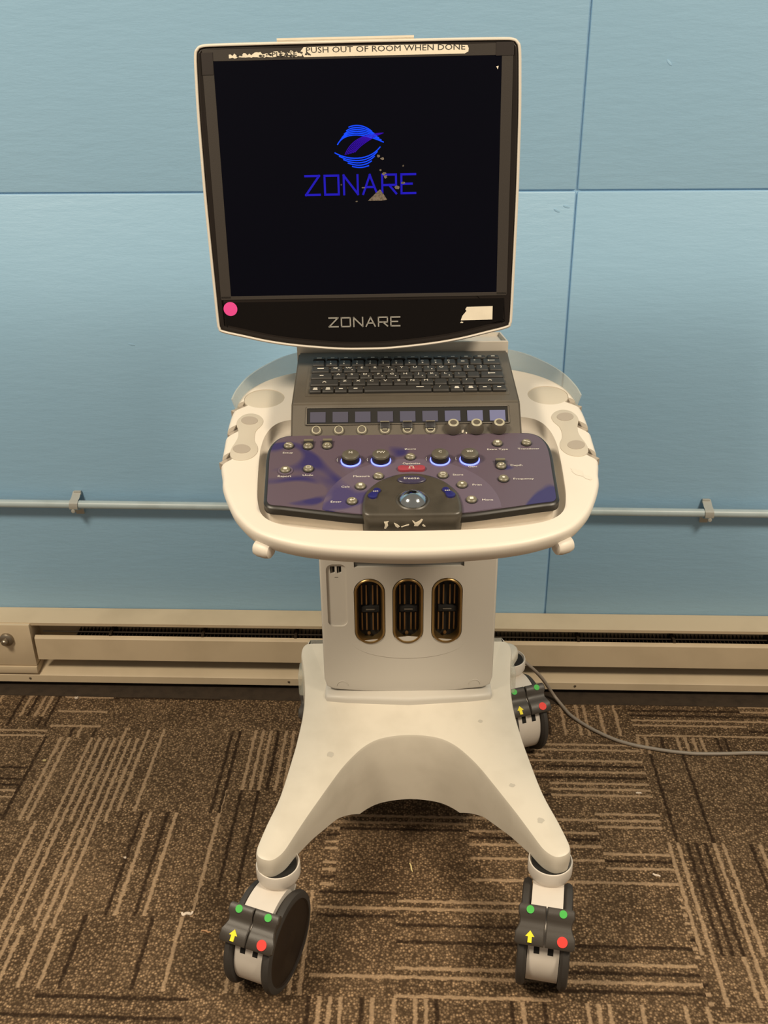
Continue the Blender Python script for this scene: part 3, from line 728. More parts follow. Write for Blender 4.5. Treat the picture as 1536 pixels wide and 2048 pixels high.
# ---------------------------------------------------------------- control panel
PT = math.atan(0.176)
PANEL = dict(loc=(0.003, 1.017-OY, 0.8554), rot=(PT, 0, 0))
def panel():
    ph = [(0.0, 0.158), (0.10, 0.158), (0.150, 0.1575), (0.1660, 0.1530), (0.1750, 0.1420), (0.1800, 0.124), (0.1805, 0.10), (0.1785, 0.066), (0.1760, 0.020), (0.1745, 0.0075), (0.168, 0.000), (0.150, -0.0035), (0.1050, -0.0130), (0.0580, -0.0215), (0.0, -0.0235)]
    P = catmull(mirror(ph), 5)
    mb = MB(); L = lambda d, z: [(x, y, z) for x, y in inset(P, d)]
    mb.loft([L(0.005, -0.032), L(0.004, -0.0110)], 'white')
    mb.loft([L(0.001, -0.0120), L(-0.001, -0.0105), L(-0.001, -0.0025), L(0.0008, -0.0004), L(0.0030, 0.0)], 'edge')
    mb.loft([L(0.0032, -0.001), L(0.0032, 0.0006)], 'blue')
    # lighter printed semicircle
    arc = [(0.1055*cos(a), -0.006+0.1030*sin(a)) for a in [pi*k/48 for k in range(49)]]
    arc = [(0.1055, -0.0085)]+arc+[(-0.1055, -0.0085)]
    arc += [(-0.058, -0.0180), (0.0, -0.0200), (0.058, -0.0180)]
    mb.prism(arc, 0.0003, 0.0009, 'blue2')
    tx = [('Setup', -.1549, .1137), ('Report', -.1553, .061), ('Undo', -.1264, .0626), ('Zoom', .0017, .1190), ('Optimize', .0021, .0860), ('Exam Type', .1130, .1160),
          ('Transducer', .1528, .1165), ('Depth', .1330, .0791), ('Frequency', .1381, .0495), ('Measure', -.0603, .059), ('Calc', -.0794, .037), ('Enter', -.0899, .0064),
          ('Store', .0587, .0598), ('Print', .0803, .0379), ('Menu', .0902, .0068), ('Gain', .0781, .0775)]
    for t, x, y in tx: put_text(mb, t, x, y, 0.0011, 0.0052, 'legend', 1.15)
    for kx in (-.074, -.0361, .0383, .0755):
        mb.strip([(kx-.0165, .0990), (kx-.0175, .0960), (kx-.0168, .0925)], 0.0006, 'legend', 0.0007)
    p = mb.build('control_panel', ROOT, PANEL['loc'], PANEL['rot'], smooth=40)

    def round_button(name, x, y, icon=None, paddle=False, halo=False):
        mb = MB(); r = 0.0062
        mb.lathe([(r+0.0007, 0.0), (r+0.0005, 0.0012), (r, 0.0014)], 'btndark', 28)
        mb.lathe([(r, 0.0008), (r, 0.0030), (r-0.0012, 0.0042), (r-0.003, 0.0038), (0, 0.0036)], 'btn', 28)
        if halo: mb.lathe([(0.0095, 0.0004), (0.0095, 0.0011), (0, 0.0011)], 'blue2', 28)
        if paddle:
            mb.prism(rrect(-0.0066, 0.0, 0.0066, 0.0125, 0.0022), 0.0, 0.0036, 'btndark', bev=0.001)
            mb.prism(rrect(-0.0060, 0.0090, 0.0060, 0.0125, 0.001), 0.0030, 0.0052, 'btn', bev=0.0006)
        z = 0.0040
        if icon == 'dot': mb.lathe([(0.0018, z), (0.0018, z+0.0004), (0, z+0.0004)], 'legend', 12)
        elif icon == 'wrench': mb.strip([(-0.003, 0.0015), (0.0, 0.0), (0.0032, -0.0018)], 0.0011, 'legend', z)
        elif icon == 'page': mb.prism(rrect(-0.0022, -0.0020, 0.0022, 0.0022, 0.0006), z, z+0.0004, 'legend')
        elif icon == 'box':
            for q in ([(-.0026, -.002), (.0026, -.002)], [(.0026, -.002), (.0026, .002)], [(.0026, .002), (-.0026, .002)], [(-.0026, .002), (-.0026, -.002)]): mb.strip(q, 0.0007, 'legend', z)
        elif icon == 'arrow': mb.strip([(0.0026, 0.002), (0.0026, -0.0006), (-0.002, -0.0006)], 0.0009, 'legend', z); mb.strip([(-.0008, .0008), (-.0024, -.0006), (-.0008, -.002)], .0008, 'legend', z)
        elif icon: put_text(mb, icon, 0, -0.0005, z+0.0004, 0.0048, 'legend', 1.1)
        return mb.build(name, p, (x, y, 0.0006))
    B_ = [(-.1547, .1285, 'wrench', 0, 0), (-.1296, .1265, 'P1', 1, 0), (-.1051, .1270, 'P2', 1, 0), (-.1549, .0730, 'page', 0, 1), (-.1264, .0750, 'box', 0, 0), (.0012, .0990, 'wrench', 0, 0),
          (.1142, .1285, 'page', 0, 0), (.1516, .1290, 'wrench', 0, 0), (.1135, .0765, 'arrow', 1, 0), (.1135, .0485, 'dot', 0, 0), (-.0393, .0570, 'wrench', 0, 0),
          (-.0611, .0362, 'page', 0, 0), (-.0708, .0056, 'arrow', 0, 0), (.0400, .0575, 'box', 0, 0), (.0620, .0368, 'dot', 0, 0), (.0710, .0058, 'page', 0, 0)]
    for x, y, ic, pd, h in B_: round_button('button', x, y, ic, bool(pd), bool(h))
    for x, t in ((-.0740, 'M'), (-.0361, 'PW'), (.0383, 'C'), (.0755, '2D')):
        mb = MB()
        mb.lathe([(0.0124, 0.0), (0.0128, 0.0012), (0.0110, 0.0018), (0.0108, 0.0)], 'glow', 40)
        mb.lathe([(0.0112, 0.0), (0.0114, 0.0020), (0.0114, 0.0085), (0.0108, 0.0098)], 'knobm', 40)
        mb.lathe([(0.0112, 0.0088), (0.0106, 0.0112), (0.0088, 0.0126), (0.0060, 0.0129), (0.0, 0.0129)], 'knobtop', 40)
        put_text(mb, t, 0, 0.0005, 0.0133, 0.0062, 'legend', 1.1)
        mb.build('rotary_knob', p, (x, 0.0925, 0.0006))
    # optimise bar
    pts = catmull([(-0.0165, 0.0035), (-0.0125, 0.0062), (-0.004, 0.0052), (0.004, 0.0052), (0.0125, 0.0062), (0.0165, 0.0035), (0.0170, -0.0005), (0.0140, -0.0045), (0.0060, -0.0048), (0, -0.0040), (-0.0060, -0.0048), (-0.0140, -0.0045), (-0.0170, -0.0005)], 3)
    mb = MB(); mb.prism(pts, 0, 0.0036, 'redbar', bev=0.0010)
    ring = [(0.0026*cos(a), 0.0005+0.0026*sin(a)) for a in [radians(-50+280*k/12) for k in range(13)]]
    mb.strip(ring, 0.0006, 'legend', 0.0036); mb.strip([(-0.0035, -0.0018), (-0.0015, -0.0018)], 0.0006, 'legend', 0.0036); mb.strip([(0.0035, -0.0018), (0.0015, -0.0018)], 0.0006, 'legend', 0.0036)
    mb.build('optimize_button', p, (0.0017, 0.0720, 0.0008))
    # trackball bezel
    h = [(0.0, 0.0590), (0.015, 0.0572), (0.030, 0.0505), (0.044, 0.0380), (0.0545, 0.0210), (0.0582, 0.0020), (0.0588, -0.009), (0.0586, -0.0180), (0.0568, -0.0232), (0.0530, -0.0262), (0.0470, -0.0274), (0.024, -0.0278), (0.0, -0.0279)]
    Q = catmull(mirror(h), 4); LL = lambda d, z, dy=0.0: [(x, y+dy, z) for x, y in inset(Q, d)]
    mb = MB()
    mb.loft([LL(0.0, -0.027, 0.004), LL(0.0, -0.001), LL(0.0005, 0.0035), LL(0.0018, 0.0054), LL(0.0042, 0.0061), LL(0.0046, 0.0061)], 'module')
    # chipped white paint on the front face
    F = Matrix.Translation((0.0, -0.0272, -0.0055)) @ Matrix.Rotation(pi/2, 4, 'X')
    chips = [[(-.0335, -.006), (-.0320, -.001), (-.0330, .0035), (-.0275, .0040), (-.0290, .0022), (-.0285, -.0020), (-.0315, -.0065)],
             [(-.0215, .0012), (-.0180, -.0010), (-.0150, -.0045), (-.0175, -.0062), (-.0200, -.0040)], [(-.0135, -.0050), (-.0080, -.0030), (-.0040, -.0020), (-.0045, -.0035), (-.0085, -.0042), (-.0130, -.0060)],
             [(-.0005, .0035), (.0015, .0025), (.0035, -.0005), (.0075, .0020), (.0105, .0050), (.0125, .0040), (.0100, -.0005), (.0080, -.0030), (.0060, -.0055), (.0015, -.0050), (.0025, -.0025)],
             [(.0110, -.0045), (.0130, -.0070), (.0150, -.0065), (.0125, -.0035)]]
    for c in chips: mb.prism(c, 0.0, 0.0007, 'paper', mtx=F @ Matrix.Rotation(0.06, 4, 'Z'))
    tb = mb.build('trackball_bezel', p, smooth=40)
    mb = MB(); mb.lathe([(0.0205, 0.0), (0.0198, 0.0012), (0.0185, 0.0018), (0.0170, 0.0)], 'module', 40); mb.build('trackball_ring', p, (0.0012, 0.0010, 0.0058))
    mb = MB(); bmx = bmesh.new(); bmesh.ops.create_uvsphere(bmx, u_segments=40, v_segments=24, radius=0.0185); mb.bm(bmx, 'chrome')
    mb.build('trackball', p, (0.0012, 0.0010, -0.0010), smooth=80)
    mb = MB(); mb.lathe([(1.0, 0.0), (1.0, 0.0018), (0.93, 0.0026), (0, 0.0028)], 'navybar', 40, Matrix.Diagonal((0.0172, 0.0078, 1, 1)))
    put_text(mb, 'freeze', 0, 0.001, 0.0030, 0.0062, 'legend', 1.25)
    mb.build('freeze_button', p, (0.0009, 0.0415, 0.0058))
    for s, t in ((-1, 'set'), (1, 'set')):
        mb = MB(); pl = catmull([(-0.0042, 0.008), (0.0, 0.0105), (0.0042, 0.008), (0.0036, 0.002), (0.0052, -0.004), (0.0050, -0.0085), (0.0, -0.0110), (-0.0050, -0.0085), (-0.0052, -0.004), (-0.0036, 0.002)], 3)
        mb.prism(pl, 0, 0.0030, 'navy', bev=0.0008); put_text(mb, t, 0, 0.0022, 0.0034, 0.0046, 'legend', 1.2, rot=-s*0.45)
        mb.build('trackball_button', p, (s*0.0438, 0.0145, 0.0056), (0, 0, s*0.45))
panel()

# ---------------------------------------------------------------- keyboard housing
def keyboard():
    Y = lambda y: y-OY
    mb = MB()
    prof = [(Y(1.168), 0.8805), (Y(1.204), 0.9145), (Y(1.356), 0.9376), (Y(1.360), 0.870), (Y(1.175), 0.866)]
    bm = bmesh.new()
    nx = 16; secs = []
    for k in range(nx+1):
        x = -0.1520+0.304*k/nx; bow = -0.003*(1-(x/0.152)**2)
        secs.append([(x, prof[0][0]+bow, prof[0][1]-0.0006*(1-(x/0.152)**2)*3)]+[(x, a, b) for a, b in prof[1:4]]+[(x, prof[4][0]+bow, prof[4][1])])
    mb.loft(secs, 'dark')
    hs = mb.build('keyboard_housing', ROOT, smooth=25)
    bm = bmesh.new(); bm.from_mesh(hs.data)
    bmesh.ops.bevel(bm, geom=[e for e in bm.edges if len(e.link_faces) == 2 and e.calc_face_angle() > 0.5], offset=0.0025, segments=3, affect='EDGES', clamp_overlap=True)
    bm.to_mesh(hs.data); bm.free()
    hs.data.polygons.foreach_set('use_smooth', [True]*len(hs.data.polygons)); hs.data.set_sharp_from_angle(angle=radians(30))
    # white tray and rim behind the keys
    mb = MB()
    fr = [(-0.1545, Y(1.362)), (0.1545, Y(1.362)), (0.149, Y(1.410)), (-0.149, Y(1.410))]
    I = lambda d: [(-0.1545+d, Y(1.362)+d), (0.1545-d, Y(1.362)+d), (0.149-d, Y(1.410)-d), (-0.149+d, Y(1.410)-d)]
    A = lambda P_, z: [(x, y, z) for x, y in P_]
    mb.loft([A(fr, 0.862), A(fr, 0.9480), A(I(0.0008), 0.9492), A(I(0.0030), 0.9492), A(I(0.0045), 0.9440)], 'white')
    mb.build('rear_tray', ROOT, smooth=30)
    # ---- keys
    kt = math.atan(0.0231/0.152)
    org = Vector((0, Y(1.204), 0.9145)); d = Vector((0, cos(kt), sin(kt))); nn = Vector((0, -sin(kt), cos(kt)))
    mbw = MB(); mbw.prism(rrect(-0.1350, 0.0185, 0.1410, 0.1335, 0.003), -0.001, 0.0004, 'dark'); mbw.build('key_well', hs, org, (kt, 0, 0)); hs.location.x = 0.0005
    u = 0.2675/14.4; x0 = -0.1300
    rows = [(.1245, .0078, [(1.0286, t) for t in ['esc', '-', '-', '-', '-', '-', '-', '-', '-', '-', '-', '-', '-', '-']]),
            (.1095, .0150, [(1, c) for c in '~1234567890-+']+[(1.4, '<-')]),
            (.0900, .0150, [(1.4, 'tab')]+[(1, c) for c in 'QWERTYUIOP[]']+[(1, '|')]),
            (.0705, .0150, [(1.65, '-')]+[(1, c) for c in 'ASDFGHJKL;']+[(1, '')]+[(1.75, '<-')]),
            (.0510, .0150, [(2.15, '^')]+[(1, c) for c in 'ZXCVBNM']+[(1, ''), (1, ','), (1, '/')]+[(2.25, '^')]),
            (.0318, .0135, [(.92, '='), (.92, '='), (.97, '-'), (1.17, '-'), (5.0, 'bar'), (1.28, '/'), (1.02, '='), (1.02, '='), (1.02, '-'), (1.08, '-')])]
    for t, hgt, keys in rows:
        tot = sum(k[0] for k in keys); sc = 14.4/tot; x = x0
        if hgt < 0.01: pass
        for w, c in keys:
            W_ = w*u*sc; cx = x+W_/2; x += W_
            mb = MB(); hw_, hh = W_/2-0.0009, hgt/2
            R1 = rrect(-hw_, -hh, hw_, hh, 0.0014, 3); R2 = rrect(-hw_+0.0012, -hh+0.0015, hw_-0.0012, hh-0.0006, 0.0016, 3)
            mb.loft([[(a, b, 0.0) for a, b in R1], [(a, b, 0.0028) for a, b in R1], [(a, b, 0.0042) for a, b in R2]], 'key')
            z = 0.0043
            if c == '-': mb.box((0, 0.0004, z), (0.0052, 0.0018, 0.0003), 'legend')
            elif c == '=': mb.box((0, 0.0022, z), (0.0050, 0.0018, 0.0003), 'legend'); mb.box((0, -0.0012, z), (0.0062, 0.0020, 0.0003), 'legend')
            elif c == 'esc': mb.box((0, 0.0, z), (0.0070, 0.0024, 0.0003), 'legend')
            elif c == 'bar': mb.box((0.030, 0.003, z), (0.010, 0.0014, 0.0003), 'legend')
            elif c == '^': mb.strip([(-.0022, -.001), (0, .0018), (.0022, -.001)], .0007, 'legend', z); 
            elif c == '<-': mb.box((0, 0.002, z), (0.0095, 0.0012, 0.0003), 'legend'); mb.box((-0.0042, 0.002, z), (0.0015, 0.0034, 0.0003), 'legend')
            elif c == 'tab': mb.box((0, 0.002, z), (0.0090, 0.0022, 0.0003), 'legend')
            elif c: put_text(mb, c, -0.0015, 0.0030, z, 0.0066, 'legend', 1.25)
            if c and c in '1234567890': mb.box((-0.0013, -0.0028, z), (0.0020, 0.0026, 0.0003), 'legend')
            if c and c in 'QWERTYUIOPASDFGHJKL' and len(c) == 1 and random.random() < 0.6: mb.box((0.0035, -0.0030, z), (0.0016, 0.0014, 0.0003), 'legend')
            o = mb.build('key', hs, tuple(org+d*t+nn*0.0006), (kt, 0, 0), smooth=25)
            o.location.x += cx
    # paint chip by the keys' lower right, wear on the strip
    # ---- display strip
    st = math.atan(0.0315/0.034); so = Vector((0, Y(1.170), 0.883)); sd = Vector((0, cos(st), sin(st))); sn = Vector((0, -sin(st), cos(st)))
    def at(x, t, n): v = so+sd*t+sn*n; return (x, v.y, v.z)
    mb = MB(); mb.prism(rrect(-0.1305, 0.0155, 0.1345, 0.0385, 0.001), -0.001, 0.0004, 'black')
    fr_ = [(-0.1325, 0.0138, 0.1365, 0.0156), (-0.1325, 0.0384, 0.1365, 0.0402), (-0.1325, 0.0138, -0.1305, 0.0402), (0.1345, 0.0138, 0.1365, 0.0402)]
    for a, b, c, e in fr_: mb.box(((a+c)/2, (b+e)/2, 0.0006), (c-a, e-b, 0.0022), 'dark', bev=0.0005)
    mb.build('display_window', hs, at(0, 0, 0), (st, 0, 0))
    for i in range(9):
        mb = MB(); mb.box((0, 0, 0), (0.0205, 0.0150, 0.0008), 'disp%d' % i); mb.build('soft_key_display', hs, at(-0.1163+0.02965*i, 0.0255, 0.0008), (st, 0, 0))
    bx = [-0.1181, -0.0885, -0.0583, -0.0280, 0.0016, 0.0318, 0.0615, 0.0917, 0.1214]
    for i, x in enumerate(bx):
        mb = MB()
        if i < 6:
            r = 0.0064
            mb.lathe([(r, 0), (r, 0.0022), (r-0.0008, 0.0034), (r-0.0019, 0.0036), (r-0.0022, 0.0010)], 'btnring', 28)
            mb.lathe([(r-0.0023, 0.001), (r-0.0023, 0.0028), (0, 0.0028)], 'dark', 28)
            if i >= 3:
                mb.prism(rrect(-0.0066, 0.0005, 0.0066, 0.0100, 0.002), 0.0, 0.0045, 'btndark', bev=0.001)
                mb.box((0, 0.0096, 0.0052), (0.0120, 0.0016, 0.0028), 'btn', bev=0.0006)
                mb.box((0, -0.0006, 0.0040), (0.0068, 0.0010, 0.0010), 'btnring')
            mb.build('soft_key_button', hs, at(x, 0.0062, 0.0002), (st, 0, 0))
        else:
            mb.lathe([(0.0104, 0), (0.0102, 0.004), (0.0078, 0.0105), (0.0070, 0.0120)], 'dark', 32)
            mb.lathe([(0.0070, 0.0105), (0.0070, 0.0124), (0.0060, 0.0132), (0.0046, 0.0132), (0.0042, 0.0124), (0, 0.0122)], 'btnring', 32)
            mb.lathe([(0.0044, 0.0120), (0.0044, 0.0128), (0, 0.0128)], 'dark', 24)
            mb.build('soft_key_knob', hs, at(x, 0.0060, 0.0002), (st-0.35, 0, 0))
    mb = MB(); mb.prism([(-.0012, -.002), (.0012, -.0018), (.0022, .0014), (.0012, .0028), (-.0008, .0010)], 0, 0.0006, 'paper'); mb.lathe([(0.001, 0), (0.001, 0.0006), (0, 0.0006)], 'paper', 8, Matrix.Translation((0.0052, -0.0022, 0)))
    mb.build('paint_chip', hs, at(0.0735, 0.0025, 0.0006), (st, 0, 0))
keyboard()

# ---------------------------------------------------------------- monitor
def strokes(ch):
    return {'Z': [[(0, 1), (1, 1), (0, 0), (1, 0)]], 'O': [[(0, 0), (0, 1), (1, 1), (1, 0), (0, 0)]], 'N': [[(0, 0), (0, 1), (1, 0), (1, 1)]],
            'A': [[(0, 0), (0.5, 1), (1, 0)], [(0.2, 0.36), (0.8, 0.36)]], 'R': [[(0, 0), (0, 1), (1, 1), (1, 0.45), (0, 0.45)], [(0.5, 0.45), (1, 0)]],
            'E': [[(1, 1), (0, 1), (0, 0), (1, 0)], [(0, 0.5), (0.75, 0.5)]]}[ch]
def wordmark(mb, x0, x1, z0, z1, w, mat, y, th=0.0006):
    n = 6; adv = (x1-x0)/(n-0.28); cw = adv*0.72
    T = Matrix(((1, 0, 0, 0), (0, 0, -1, y), (0, 1, 0, 0), (0, 0, 0, 1)))    # (x,y,z) -> (x, y0 - z, y)
    for i, ch in enumerate('ZONARE'):
        for st in strokes(ch):
            mb.strip([(x0+i*adv+cw*a, z0+(z1-z0)*b) for a, b in st], w, mat, 0, th, T)
def monitor():
    half = [(0.0, 0.1662), (0.10, 0.1660), (0.175, 0.1655), (0.1935, 0.1645), (0.2005, 0.1605), (0.2040, 0.1520), (0.2055, 0.12), (0.2065, 0.078), (0.2066, 0.03), (0.2064, -0.02), (0.2052, -0.085), (0.2040, -0.14), (0.2030, -0.180),
            (0.2018, -0.1885), (0.1970, -0.1945), (0.1670, -0.2020), (0.1330, -0.2098), (0.0935, -0.2160), (0.038, -0.2213), (0.0, -0.2222)]
    P = catmull(mirror(half), 4); L = lambda d, y: [(x, y, z) for x, z in inset(P, d)]
    loc = (-0.0257-OX, 1.31-OY+0.000, 1.1811); 
    mb = MB()
    mb.loft([L(0.060, 0.060), L(0.030, 0.056), L(0.008, 0.040), L(0.001, 0.026), L(0.0, 0.010), L(0.0, 0.0015), L(0.0008, -0.0010), L(0.0022, -0.0018), L(0.0034, -0.0014), L(0.0040, 0.0030)], 'white')
    rx, ry, rz = -0.0932, -0.010, -0.0202
    m = mb.build('monitor', ROOT, loc, (rx, ry, rz), smooth=45)
    mb = MB()
    mb.loft([L(0.0038, 0.004), L(0.0038, 0.0012), L(0.0065, 0.0002), L(0.0098, 0.0010), L(0.0105, 0.0010)], 'bezel2')
    mb.build('bezel', m, smooth=12)
    lo = [(x, z) for x, z in inset(P, 0.013) if z < -0.150]
    lo = sorted(lo, key=lambda q: q[0]); mb = MB()
    xe = lo[0][0]
    mb.prism([(xe*0.99, -0.1535), (-xe*0.99, -0.1535)]+[(x, z) for x, z in reversed(lo) if z < -0.16], 0.0012, 0.0004, 'bezel', axis='y')
    mb.build('chin_plate', m, smooth=12)
    # matt inner frame round the screen
    W2, H2 = 0.1803, 0.1452
    def quad(mb, x0, z0, x1, z1, y0, y1, mat): mb.box(((x0+x1)/2, (y0+y1)/2, (z0+z1)/2), (x1-x0, abs(y1-y0), z1-z0), mat, bev=0.0003, seg=1)
    mb = MB()
    quad(mb, -0.1935, H2, 0.1935, 0.1590, 0.003, 0.0002, 'frame')
    quad(mb, -0.1945, -0.1485, -W2, H2, 0.003, 0.0002, 'frame'); quad(mb, W2, -0.1485, 0.1945, H2, 0.003, 0.0002, 'frame')
    quad(mb, -0.1940, -0.1500, 0.1940, -H2, 0.003, 0.0002, 'frame')
    mb.build('screen_frame', m)
    mb = MB()
    quad(mb, -W2, -H2, W2, H2, 0.0030, 0.0006, 'scr')
    yy = 0.0004
    wordmark(mb, -0.0715, 0.0715, -0.0158, 0.0075, 0.0027, 'scrtext', yy, 0.0002)
    T = Matrix(((1, 0, 0, 0), (0, 0, -1, yy), (0, 1, 0, 0), (0, 0, 0, 1)))
    def swoosh(p0, p1, p2, p3, q0, q1, q2, q3, n, w, mat, k0=0.0):
        for i in range(n):
            f = i/(n-1); c = [tuple(a+(b-a)*f for a, b in zip(p, q)) for p, q in ((p0, q0), (p1, q1), (p2, q2), (p3, q3))]
            pts = []
            for k in range(15):
                t = k/14; pts.append(tuple((1-t)**3*c[0][j]+3*(1-t)**2*t*c[1][j]+3*(1-t)*t*t*c[2][j]+t**3*c[3][j] for j in (0, 1)))
            mb.strip(pts, w, mat, 0, 0.0002, T)
    # globe of ribbons: px grid of the photo -> local
    g = lambda a, b: ((a-768)*0.0001225, 0.0423+(345-b)*0.0001225*0.98)
    swoosh(g(540, 320), g(600, 215), g(760, 190), g(1020, 305), g(665, 150), g(740, 120), g(830, 135), g(900, 195), 6, 0.0014, 'scrblue')
    swoosh(g(510, 405), g(640, 480), g(860, 500), g(985, 355), g(690, 545), g(760, 562), g(800, 560), g(860, 540), 5, 0.0014, 'scrblue')
    swoosh(g(615, 425), g(660, 320), g(760, 220), g(1020, 215), g(720, 400), g(780, 330), g(860, 290), g(940, 245), 7, 0.0010, 'scrviolet')
    mb.build('screen', m, smooth=0)
    # dried smears on the glass
    mb = MB()
    def blob(x, z, r, e=1.0):
        n = 11; mb.prism([(x+r*e*(0.6+0.6*random.random())*cos(2*pi*k/n), z+r*(0.6+0.6*random.random())*sin(2*pi*k/n)) for k in range(n)], 0, 0.0003, 'smear', mtx=T)
    tri = [(0.0095, -0.0245), (0.0115, -0.0225), (0.0165, -0.0180), (0.0210, -0.0140), (0.0255, -0.0105), (0.0300, -0.0165), (0.0345, -0.0235), (0.0275, -0.0245)]
    mb.prism(tri, 0, 0.0003, 'smear', mtx=T)
    for x, z, r, e in ((0.0245, 0.0305, 0.0022, 1.2), (0.0295, 0.0270, 0.0018, 1.5), (0.0310, 0.0090, 0.0020, 1.4), (0.0330, 0.0050, 0.0022, 1.0), (0.0480, -0.0085, 0.0022, 2.0), (0.0560, -0.0030, 0.0018, 1.5), (0.0560, 0.0180, 0.0012, 1), (0.0265, 0.0130, 0.0012, 1.3), (-0.0250, -0.0040, 0.0010, 1), (-0.0055, -0.0250, 0.0010, 1.5), (0.0040, -0.0080, 0.0012, 2.0)): blob(x, z, r, e)
    mb.prism([(0.1735, 0.1325), (0.1765, 0.1330), (0.1755, 0.1290)], 0, 0.0004, 'paper', mtx=T)
    mb.build('dried_smear', m, smooth=0)
    # maker's name on the chin
    mb = MB(); wordmark(mb, -0.0480, 0.0490, -0.1885, -0.1765, 0.0017, 'logo', 0.0004, 0.0012); mb.build('name_lettering', m, smooth=0)
    TF = lambda y: Matrix(((1, 0, 0, 0), (0, 0, -1, y), (0, 1, 0, 0), (0, 0, 0, 1)))
    mb = MB(); mb.lathe([(0.0094, 0), (0.0094, 0.0006), (0, 0.0007)], 'pink', 36, TF(0.0000) @ Matrix.Translation((-0.1823, -0.1620, 0)))
    mb.build('pink_sticker', m)
    mb = MB(); mb.prism([(0.1325, -0.1825), (0.1755, -0.1820), (0.1755, -0.1640), (0.1405, -0.1645), (0.1385, -0.1675), (0.1400, -0.1700), (0.1345, -0.1765)], 0, 0.0006, 'paper', mtx=TF(0.0002))
    mb.prism([(0.1315, -0.1860), (0.1330, -0.1843), (0.1360, -0.1850), (0.1350, -0.1862)], 0, 0.0005, 'paper', mtx=TF(0.0002))
    mb.build('torn_paper_label', m)
    # tape strip with the note along the top
    mb = MB()
    def zt(x): return 0.1535
    strip_pts = [(-0.0660, 0.1478), (0.1340, 0.1478), (0.1385, 0.1500), (0.1390, 0.1535), (0.1375, 0.1572), (0.10, 0.1590), (0.0, 0.1593), (-0.0660, 0.1590), (-0.0700, 0.1545)]
    mb.prism(strip_pts, 0, 0.0005, 'paper', mtx=TF(0.0002))
    rng = random.Random(3); lo, hi = [], []
    for k in range(40):
        x = -0.1600+0.0915*k/39; lo.append((x, 0.1478+rng.random()*0.0016)); hi.append((x, 0.1505+0.0035*rng.random()+0.002*k/39))
    mb.prism(lo+hi[::-1], 0, 0.0004, 'paper', mtx=TF(0.0002))
    put_text(mb, 'PUSH OUT OF ROOM WHEN DONE', 0.0355, 0.1552, 0.0007, 0.0094, 'ink', 1.31, TF(0.0002))
    put_text(mb, 'PLEASE', -0.0905, 0.1515, 0.0007, 0.0078, 'ink', 1.30, TF(0.0002))
    for k in range(26):
        x = -0.150+0.092*rng.random(); z = 0.1490+0.004*rng.random(); r = 0.0006+0.0010*rng.random()
        mb.prism([(x+r*cos(a)*1.5, z+r*sin(a)) for a in [2*pi*j/6 for j in range(6)]], 0.0005, 0.0008, 'ink', mtx=TF(0.0002))
    mb.build('note_tape', m, smooth=0)
    mb = MB(); mb.prism([(-0.0990, 0.0), (0.0712, 0.0), (0.0712, 0.020), (-0.0990, 0.020)], 0, 0.0008, 'paper')
    mb.prism([(-0.0990, 0.0), (0.0712, 0.0), (0.0712, 0.0008), (-0.0990, 0.0008)], -0.0006, 0.0032, 'paper')
    mb.build('folded_tape', m, (0, -0.0005, 0.1664))
    mb = MB(); mb.prism([(-0.1950, 0.1300), (-0.1810, 0.1300), (-0.1800, 0.1555), (-0.1945, 0.1550)], 0, 0.0005, 'tapeblack', mtx=TF(0.0001)); mb.build('black_tape_patch', m)
    mb = MB(); mb.prism([(0.1730, 0.1445), (0.1950, 0.1450), (0.1950, 0.1600), (0.1730, 0.1600)], 0, 0.0005, 'tapeblack', mtx=TF(0.0001)); mb.build('black_tape_patch', m)
    # arm: from the back of the monitor down behind the keyboard
    mb = MB()
    bx_ = loc[0]*0.5
    mb.loft([rr for rr in [[(x+bx_, y+0.105, 0.84) for x, y in rrect(-0.045, -0.030, 0.045, 0.030, 0.02)], [(x+bx_, y+0.100, 1.00) for x, y in rrect(-0.038, -0.025, 0.038, 0.025, 0.02)],
             [(x+bx_, y+0.080, 1.10) for x, y in rrect(-0.035, -0.022, 0.035, 0.022, 0.02)], [(x+bx_, y+0.060, 1.19) for x, y in rrect(-0.035, -0.022, 0.035, 0.022, 0.02)]]], 'white')
    mb.box((bx_, 0.035, 1.19), (0.11, 0.035, 0.11), 'white', bev=0.008)
    mb.build('monitor_arm', ROOT)
M['smear'] = plain('dried_smear', (0.17, 0.14, 0.11, 1), 0.9, bump=0.4, bscale=500, var=0.8, vscale=300)
monitor()

# ============================================================ cord and crumbs
def toworld(p): return Matrix.Rotation(PHI, 3, 'Z') @ Vector(p)
def cord():
    pts = [(0.110, 1.612, 0.300), (0.125, 1.650, 0.270), (0.170, 1.700, 0.215), (0.230, 1.712, 0.175), (0.275, 1.708, 0.150), (0.310, 1.705, 0.122), (0.345, 1.725, 0.072), (0.375, 1.738, 0.018), (0.392, 1.715, 0.0045), (0.404, 1.684, 0.0040), (0.427, 1.652, 0.004), (0.456, 1.622, 0.004), (0.487, 1.598, 0.004), (0.520, 1.5815, 0.004), (0.552, 1.571, 0.004),
           (0.590, 1.561, 0.004), (0.632, 1.5535, 0.004), (0.672, 1.5515, 0.004), (0.713, 1.5515, 0.004), (0.752, 1.5525, 0.004), (0.792, 1.551, 0.004), (0.86, 1.545, 0.004), (1.0, 1.53, 0.004), (1.3, 1.50, 0.004)]
    mb = MB(); mb.tube([toworld(p) for p in catmull(pts, 4, closed=False)], 0.0038, 'cord', 12)
    o = mb.build('power_cord', smooth=60)
    tag(o, 'grey power cord trailing from the machine across the carpet to the right', 'cord')
cord()

